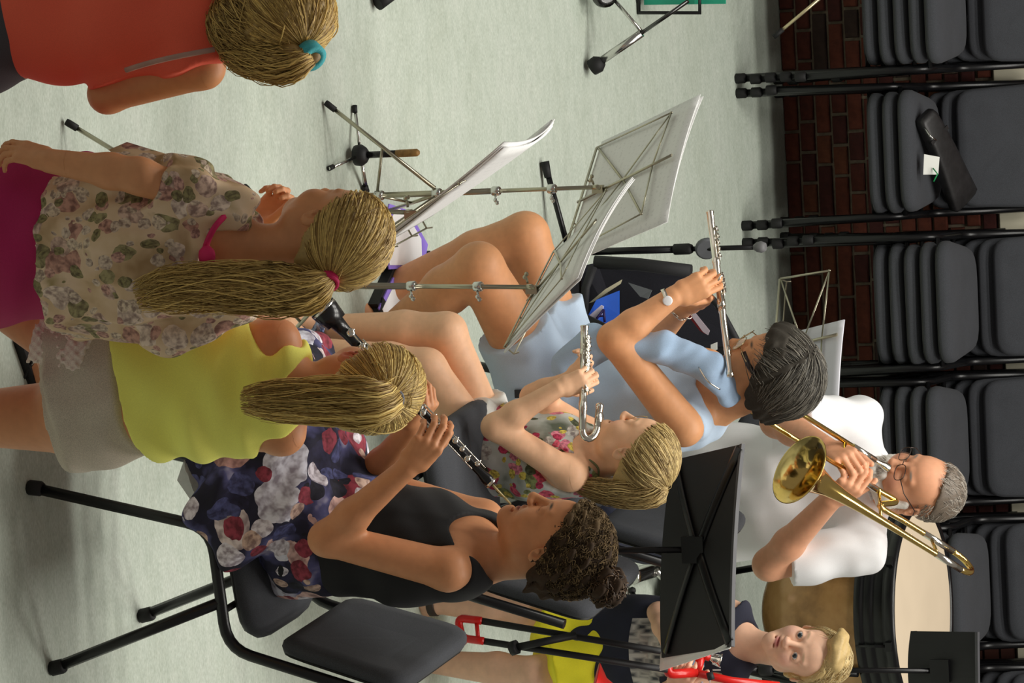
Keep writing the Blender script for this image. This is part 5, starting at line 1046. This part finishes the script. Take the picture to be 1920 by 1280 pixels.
for q in 'R':
    a=J['an'+q]; d=nz(A(-.75,-.65,0)); l=np.cross(d,A(0,0,1)); gg=lambda x,y,z: A(*(a+d*x+l*y)[:2],a[2]+z)
    b=MB(); b.loft([[gg(x*.9,y*.92,z) for x,y in out] for z in (-.09,-.068)]); f_=b.build('sandal_sole',rubber,root,o)
    leather=plain('brown_leather',(58,46,38),.5)
    for x,h in ((.03,-.005),(.075,-.028),(.11,-.04)): MB().tube([gg(x,.038,-.066),gg(x-.01,.026,h+.002),gg(x-.012,.0,h+.012),gg(x-.01,-.026,h+.002),gg(x,-.038,-.066)],[(.012,.003)]*5,6,e=d).build('sandal_strap',leather,f_,o)
    MB().lathe(a+A(0,0,.01),(0,0,1),[(.036,-.012),(.041,-.010),(.041,.010),(.036,.012)],16,False).build('sandal_strap',leather,f_,o)
g=lambda *v: C+R@(A(*v)*S_)
P=[]; haircap(P,C,R,S_,.010,(.07,.082),(0,.80,-.60),(-.015,-.06)); P.append(ell(g(.02,.045,.105),(.058,.045,.024),R,.015)); P.append(folds([(1,.3,.2,150,0,1.),(.2,1,.4,170,1,1.)],.002)); sobj('hair',P,.004,HAIR,root,(),lin((196,168,112)))
tufts('hair_locks',C,R,S_,root,lin((166,138,88)),lin((246,228,176)),1500,.042,lambda d:A(.8,.35,.1) if d[2]>.45 else A(0,-.5,-.8),.18,lambda d:d[2]>-.4 and (d[1]<.30+.8*max(d[2],0)) and (d[1]<.75),.0012,(.085,.105,.098),curl=.4)
# ---- red plastic trombone: black slide, red bow and bell, silver mouthpiece
M=at(1352,1238,10.10); SB=at(862,1166,9.80); AXr=nz(SB-at(1232,1219,9.98)); t=thing('trombone','red plastic trombone with black slide held by the blond boy','trombone',M); o=M
p1,p2=at(1232,1219,9.98),at(1232,1252,9.96); e1,e2=at(893,1162,9.80),at(897,1200,9.78)
MB().tube([p1+(p1-e1)*.14,e1],.0092,12).build('slide_tube',black_matte,t,o); MB().tube([p2+(p2-e2)*.06,e2],.0092,12).build('slide_tube',black_matte,t,o)
MB().tube(fillet([e1+(p1-e1)*.03,e1,at(858,1158,9.795),at(866,1196,9.785),e2,e2+(p2-e2)*.03],.02,6),.011,12).build('slide_bow',redp,t,o); MB().tube([e1+(e2-e1)*.05,e1+(e2-e1)*.95],.006,8).build('bow_brace',redp,t,o); MB().tube([at(862,1196,9.78),at(872,1203,9.775)],.012,10).build('water_key',redp,t,o)
MB().tube([at(958,1216,9.80),at(970,1212,9.80)],.020,10).tube([at(965,1214,9.80),at(1080,1190,9.88)],.0105,10).build('slide_arm',black_matte,t,o)
Q=[at(1310,1226,10.08),at(1256,1230,10.02),at(1250,1264,10.0),at(1306,1260,10.06)]
MB().tube(fillet(Q,.02,5),.013,12).build('grip_frame',redp,t,o); MB().tube([Q[0]+(Q[0]-Q[1])*.12,Q[3]],.012,12).build('brace',redp,t,o); MB().tube([Q[0],Q[0]+(M-Q[0])*.5],.011,12).build('receiver',redp,t,o)
MB().tube([at(1308,1262,10.06),at(1372,1276,10.12),at(1460,1285,10.20)],.011,12).build('bell_tube',redp,t,o)
MB().tube([at(1330,1260,10.05),at(1334,1274,10.05)],.010,8).build('joint_clip',black_matte,t,o)
a=Q[0]+(M-Q[0])*.35; MB().lathe(a,nz(M-a),[(.006,0),(.0075,.012),(.013,.022),(.011,.026),(.017,.036),(.019,.040),(.0165,.040),(.006,.03)],20).build('mouthpiece',silver,t,o)
bc=at(1112,1302,9.82); bx=nz(at(1040,1292,9.78)-at(1200,1330,9.86)); MB().lathe(bc-bx*.16,bx,[(.014,0),(.02,.05),(.034,.10),(.052,.135),(.085,.16),(.087,.163),(.083,.162),(.05,.138)],32,False).build('bell',redp,t,o); MB().tube([bc-bx*.16,at(1300,1335,10.1),at(1460,1330,10.22)],.013,12).build('bell_stem',redp,t,o)
# ---- girl in coral T-shirt, cut by the left edge, seen from behind
s=.86; J=dict(pel=at(-20,22,7.12),nb=at(402,28,7.10),shL=at(380,-66,7.06),shR=at(380,126,7.10),elL=at(190,-125,7.1),wrL=at(200,-40,7.3),elR=at(202,176,7.12),wrR=at(262,96,7.34),
 hpL=at(-40,0,7.1),hpR=at(-40,85,7.12),knL=at(-240,0,7.12),knR=at(-240,80,7.14),anL=at(-440,0,7.1),anR=at(-440,80,7.1))
C=at(508,30,7.10); R=headframe(20,2,0); S_=.98; root=person('girl in coral T-shirt with teal hair band, cut off by the left edge',A(-.43,7.12,0)); o=root.location
P=body(J,C,R,s,arm=(.050,0,.043,.040,.029),neck=.05); head(P,C,R,S_,'shut',child=True); hand(P,J['wrR'],at(300,60,7.38),A(.3,-.5,.5),'R',[(30,40,30)]*4,(.6,.5,-.4),.8); hand(P,J['wrL'],at(240,10,7.38),A(-.3,-.5,.5),'L',[(30,40,30)]*4,(.6,.5,-.4),.8)
foot(P,J['anL'],A(-.1,1,0),.88); foot(P,J['anR'],A(.1,1,0),.88)
sobj('body',P,.0075,SKIN,root,[hbox(C,.14,.004),wbox(at(290,70,7.36),.1)],lin((210,146,98)),headpaint(C,R,S_))
lat=sdir(J); nb=J['nb']; N=torso(J,s,[(0,.150,.13),(.3,.138,.12),(.62,.130,.115),(.86,.115,.09)]); T=chain(N,lat,.014,.04)
a,b_=at(410,104,7.02),at(243,143,7.02); cn=nz(np.cross(b_-a,Fw)); cn=cn if cn@Rt>0 else -cn; cut=[(a,cn)]
T.append(cap(nb-A(0,0,.02),J['shR'],.055,.066,.04,cut)); T.append(cap(J['shR'],J['elR']+(J['shR']-J['elR'])*.2,.072,.07,.03,cut)); T.append(cap(nb-A(0,0,.02),J['shL'],.055,.066,.04)); T.append(cap(J['shL'],J['elL']+(J['shL']-J['elL'])*.4,.066,.066,.03))
T.append(cap(nb+A(0,0,.02),C,.060,.06,.012,None,'s')); T.append(folds([(.6,.2,1.,30,.3,1.),(-.5,.7,.8,43,1.7,.8)],.004)); coral=fabric('coral_jersey',(238,98,72),.85,.05,800); sobj('t_shirt',T,.0055,coral,root)
trim=plain('grey_trim',(176,140,126),.8); lp=lambda t_,w: a+(b_-a)*t_+cn*w
MB().tube([lp(t_,-.012)+A(0,-.012-.035*math.sin(t_*3.14),0) for t_ in np.linspace(0,1,8)],[(.0055,.003)]*8,6).build('sleeve_trim',trim,root,o)
u=nz(C-nb); MB().tube([nb+A(0,0,.012)+.062*(A(1,0,0)*math.cos(x)+A(0,.9,.25)*math.sin(x)) for x in np.linspace(0,2*math.pi,24,endpoint=False)],.0045,6,True).build('neck_trim',trim,root,o)
T=[cap(J['pel']+A(0,0,.04),J['hpL'],.155*s,.12*s,.04),cap(J['pel']+A(0,0,.04),J['hpR'],.155*s,.12*s,.04)]
for q in 'LR': T.append(cap(J['hp'+q],J['kn'+q],.105*s,.085*s,.03))
sobj('shorts',T,.007,fabric('dark_grey_cloth',(70,70,74),.9,.1,700),root)
def hb(c0): return lin(c0)
P=[]; haircap(P,C,R,S_,.018,(.07,.07),(0,.86,-.5),(-.03,-.085),(0,.05,-1)); P.append(folds([(1,.3,.2,120,0,1.),(.2,1,.4,150,1,1.)],.003)); sobj('hair',P,.0045,HAIR,root,(),lin((156,126,70)))
TP=at(582,104,7.03); g=lambda *v: C+R@(A(*v)*S_); tdir=R.T@nz(TP-g(0,-.014,.03))
pony('hair_locks',C,R,S_,tdir,[TP,at(545,122,7.0),at(490,118,7.0),at(440,104,7.02),at(424,84,7.05)],root,HAIR,lin((136,102,46)),lin((240,204,118)),2000,420,.034,.45,.012,rad=(.094,.115,.107),low=-.95,pl=(.90,.43,.07,.07),loose=25)
tufts('loose_locks',C,R,S_,root,lin((126,96,44)),lin((224,190,110)),900,.075,lambda d:tdir-d*.6,.12,lambda d:d[2]<.35 and d[1]<.5,.0017,(.086,.09,.093),(0,-.035,-.02))
P=[cap(TP,at(545,112,7.01),.018,.026,.02),cap(at(545,112,7.01),at(455,98,7.03),.026,.02,.02),folds([(1,.3,.2,120,0,1.)],.003)]; sobj('pony_tail',P,.0045,HAIR,root,(),lin((136,106,56)))
band('hair_tie',TP,nz(TP-C),.014,.026,.014,fabric('teal_scrunchie',(70,178,186),.8,.1,500),root)
# ---- girl in flowered blouse and magenta skirt, long wavy tail
s=.88; J=dict(pel=at(110,440,7.02),nb=at(440,462,7.02),shL=at(418,388,6.98),shR=at(428,552,7.06),elL=at(262,330,6.86),wrL=at(95,302,6.84),elR=at(330,590,7.25),wrR=at(468,425,7.36),
 hpL=at(95,395,7.0),hpR=at(95,490,7.03),knL=at(-130,385,7.02),knR=at(-130,490,7.05),anL=at(-350,380,7.0),anR=at(-350,490,7.02))
C=at(622,440,7.06); R=headframe(52,4,0); S_=.96; root=person('girl in flowered blouse and magenta skirt with long wavy pony tail, hand to chin',A(-.05,7.03,0)); o=root.location
P=body(J,C,R,s,arm=(.045,0,.038,.037,.027),neck=.048); head(P,C,R,S_,'shut',child=True,fat=.004); hand(P,J['wrL'],at(45,286,6.84),A(-.8,-.6,.1),'L',[(15,20,15),(20,25,15),(25,30,20),(30,35,20)],(.8,.5,-.3),.80)
hand(P,J['wrR'],at(505,392,7.38),A(.3,.5,-.2),'R',[(40,60,40),(45,60,40),(50,60,40),(55,60,40)],(.7,.4,-.5),.84)
foot(P,J['anL'],A(-.3,1,0),.88); foot(P,J['anR'],A(.1,1,0),.88)
sobj('body',P,.0075,SKIN,root,[hbox(C,.14,.004),wbox(at(45,288,6.86),.12),wbox(at(500,395,7.36),.1)],lin((214,150,104)),headpaint(C,R,S_,blush=(.62,.30,.20)))
lat=sdir(J); nb=J['nb']; hem=at(142,468,7.02)
N=[(hem,.178,.15),(hem+(nb-hem)*.45,.175,.13),(hem+(nb-hem)*.82,.150,.095),(nb-A(0,0,.045),.125,.07)]; T=chain(N,lat,.012,.04)
T[0]=ecap(N[0][0]-A(0,0,.1),N[1][0],(.190,.162),(.182,.142),lat,.04); T.append(ecap(J['shL']+A(0,0,.015),at(290,335,6.90),(.050,.052),(.066,.064),A(1,.3,0),.02,'u',[(at(296,335,6.90),nz(at(300,335,6.91)-J['shL']))])); T.append(ecap(J['shR']+A(0,0,.02),at(330,618,7.06),(.05,.05),(.05,.085),A(1,.3,0),.03))
T.append(cap(nb-A(0,0,.02),J['shL'],.045,.05,.03)); T.append(cap(nb-A(0,0,.02),J['shR'],.045,.05,.03))
f=nz(np.cross(A(0,0,1),lat)); T.append(ell(nb-f*.06+A(0,0,.015)+lat*.02,(.078,.065,.072),None,.01,'s'))
T.append(folds([(1.,.25,.12,70,.3,1.),(.9,-.5,.1,105,1.7,.8),(.5,.9,.2,60,0.6,.7)],.0055))
bl=floral('faded_flower_print',[(.3,lin((164,132,90))),(.48,lin((214,184,146))),(.62,lin((228,200,168))),(.75,lin((150,132,80)))],[(19.,.55,[lin((206,176,156)),lin((156,146,104)),lin((192,146,128)),lin((222,200,180))]),(31.,.45,[lin((140,132,90)),lin((200,156,140)),lin((214,194,168)),lin((206,186,164))])]); T.append(('c',hem+A(0,0,-.0),nz(A(-.15,.05,-1)))); sobj('blouse',T,.005,bl,root)
b=MB(); q1=[at(436,366,7.04),at(350,300,6.97),at(238,266,6.97),at(203,281,6.94)]; q2=[at(432,385,7.0),at(370,352,6.90),at(305,348,6.87),at(296,340,6.86)]
rings=[]
for i_ in range(4):
    m_=(q1[i_]+q2[i_])/2+A(0,.03,.0); rings.append([q1[i_],m_+A(0,.05,0),q2[i_],m_-A(.0,.035,0)])
R4=[[smoothpath(r_+[r_[0]],4)[k_] for k_ in range(16)] for r_ in rings]; b.loft(R4,False); sl=b.build('flutter_sleeve',bl,root,o)
pk=plain('pink_binding',(206,30,92),.7); rim=[at(447,388,6.97),at(425,402,6.93),at(400,430,6.91),at(384,470,6.92),at(388,500,6.95),at(410,530,6.98)]; MB().tube(smoothpath(rim,6),[(.007,.004)]*31,6).build('neck_binding',pk,root,o)
MB().ball(at(388,480,6.905),(.022,.012,.018),10).build('pink_bow',pk,root,o)
T=[ecap(J['pel']+A(0,0,.06),J['pel']-A(0,0,.34),(.165,.135),(.20,.17),lat,.04),folds(FOLD,.003)]; sobj('skirt',T,.006,fabric('magenta_jersey',(170,14,84),.8,.08,800),root)
P=[]; haircap(P,C,R,S_,.010,(.07,.074),(0,.62,-.78),(-.03,-.055)); P.append(folds([(1,.3,.2,150,0,1.),(.2,1,.4,170,1,1.)],.0015)); sobj('hair',P,.0045,HAIR,root,(),lin((170,142,84)))
TP=at(616,527,6.97); g=lambda *v: C+R@(A(*v)*S_); tdir=R.T@nz(TP-g(0,-.014,.03)); tail=[TP,at(575,545,6.95),at(500,542,6.93),at(400,538,6.90),at(310,545,6.88),at(235,562,6.87)]
pony('hair_locks',C,R,S_,tdir,tail,root,HAIR,lin((134,100,44)),lin((242,208,124)),2000,800,.050,.45,.016,rad=(.089,.109,.102),low=-.7,loose=15)
P=[cap(tail[i],tail[i+1],(.010,.020,.026,.028,.02)[i],(.020,.026,.028,.02,.006)[i],.03) for i in range(4)]+[cap(tail[4],tail[4]*.5+tail[5]*.5,.018,.006,.02)]+[folds([(1,.3,.1,100,0,1.),(.9,-.4,.2,140,1,1.)],.005)]; sobj('pony_tail',P,.005,HAIR,root,(),lin((146,116,64)))
band('hair_tie',TP,nz(TP-C),.014,.016,.007,pk,root)
d=nz(at(45,286,6.84)-J['wrL']); MB().lathe(J['wrL']+d*.105+A(-.01,-.0,-.02),d,[(.009,-.002),(.0105,-.002),(.0105,.003),(.009,.003),(.009,-.002)],14,False).build('ring',plain('gold',(220,180,90),.25,1),root,o)
# ---- girl in yellow vest and denim shorts
s=.95; J=dict(pel=at(175,705,7.32),nb=at(548,722,7.32),shL=at(520,640,7.30),shR=at(530,812,7.34),elL=at(402,632,7.50),wrL=at(430,600,7.70),elR=at(420,812,7.52),wrR=at(420,760,7.74),
 hpL=at(150,640,7.3),hpR=at(150,780,7.34),knL=at(0,560,7.34),knR=at(-60,785,7.36),anL=at(-330,500,7.3),anR=at(-370,790,7.34))
C=at(682,724,7.36); R=headframe(24,6,0); S_=.98; root=person('girl in yellow vest and denim shorts with her back turned, long blond pony tail',A(.25,7.33,0)); o=root.location
P=body(J,C,R,s,arm=(.043,0,.037,.035,.026),leg=(.085,0,.058,.058,.037),neck=.048); head(P,C,R,S_,'shut',child=True)
for q in 'LR': hand(P,J['wr'+q],J['wr'+q]+A(0,.05,.05),A(.2 if q=='R' else -.2,-.4,.7),q,[(25,35,25)]*4,(.6,.5,-.4),.82); foot(P,J['an'+q],A(0,1,0),.9)
sobj('body',P,.0075,SKIN,root,[hbox(C,.14,.004)],lin((208,142,98)),headpaint(C,R,S_)+[(C+R@(A(-.078,-.012,-.006)*S_),(.03,.03,.036),R,(.62,.20,.12),.6)])
lat=sdir(J); nb=J['nb']; N=torso(J,s,[(.03,.185,.14),(.3,.155,.115),(.62,.150,.112),(.86,.135,.088)]); T=chain(N,lat,.014,.04); T[0]=ecap(N[0][0]-A(0,0,.03),N[1][0],(.200,.155),(.169,.129),lat,.04)
for q in 'LR': T.append(cap(N[2][0]+(J['sh'+q]-nb)*.35,nb+(J['sh'+q]-nb)*.58,.09,.048,.04)); T.append(cap(J['sh'+q]+(J['sh'+q]-nb)*.30+A(0,0,.02),J['el'+q]+(J['sh'+q]-J['el'+q])*.3,.062,.06,.01,None,'s'))
f=nz(np.cross(A(0,0,1),lat)); T.append(ell(nb-f*.0+A(0,0,.05),(.062,.075,.075),None,.01,'s')); T.append(folds([(.6,.2,1.,40,.3,1.),(-.5,.3,.9,58,1.7,.9),(.2,.1,1,85,.4,.5)],.0045)); yel=fabric('yellow_jersey',(246,244,116),.85,.05,800); T.append(('c',at(222,720,7.2),nz(A(.10,0,-1)))); sobj('vest',T,.005,yel,root)
den=fabric('washed_denim',(194,182,164),.9,.16,600,.5); T=[ecap(J['pel']+A(0,0,.10),J['pel']-A(0,0,.03),(.162,.130),(.185,.145),lat,.03,'u',None,.03)]
for q in 'LR': e=J['hp'+q]+(J['kn'+q]-J['hp'+q])*.05; T.append(cap(J['hp'+q]+A(0,0,.05),e+(e-J['hp'+q])*3,.112,.116,.03,[(e,nz(J['kn'+q]-J['hp'+q]))]))
T.append(folds(FOLD,.003)); sobj('shorts',T,.005,den,root)
# lace side panel of the shorts
ax=nz(J['hpL']-J['knL']); e=J['hpL']-ax*.03; T=[cap(J['hpL']+ax*.06,e-ax*.05,.119,.121,.02,[(e-ax*.004,-ax),(J['hpL']+ax*.095,ax),(J['hpL']+lat*.02,lat)])]
T.append(('n',lambda x,y,z: .0035*np.sin(x*310)*np.sin(z*290+y*130)+.002*np.sin(y*420+z*210))); sobj('lace_panel',T,.0042,fabric('crochet_lace',(226,210,196),.9,.1,500),root)
P=[]; haircap(P,C,R,S_,.010,(.07,.074),(0,.62,-.78),(-.03,-.055)); P.append(folds([(1,.3,.2,150,0,1.),(.2,1,.4,170,1,1.)],.0015)); sobj('hair',P,.0045,HAIR,root,(),lin((190,162,96)))
TP=at(737,748,7.24); g=lambda *v: C+R@(A(*v)*S_); tdir=R.T@nz(TP-g(0,-.014,.03)); tail=[TP,at(700,756,7.18),at(620,752,7.16),at(520,752,7.15),at(428,752,7.15)]
pony('hair_locks',C,R,S_,tdir,tail,root,HAIR,lin((140,104,44)),lin((246,216,132)),2000,800,.050,.45,.008,rad=(.089,.109,.102),low=-.75,loose=18)
P=[cap(tail[i],tail[i+1],(.010,.024,.026,.02)[i],(.024,.026,.02,.006)[i],.03) for i in range(3)]+[cap(tail[3],tail[3]*.5+tail[4]*.5,.018,.006,.02)]+[folds([(1,.3,.1,110,0,1.)],.004)]; sobj('pony_tail',P,.005,HAIR,root,(),lin((150,116,60)))
band('hair_tie',TP,nz(TP-C),.016,.014,.006,plain('grey_elastic',(110,112,124),.7),root)
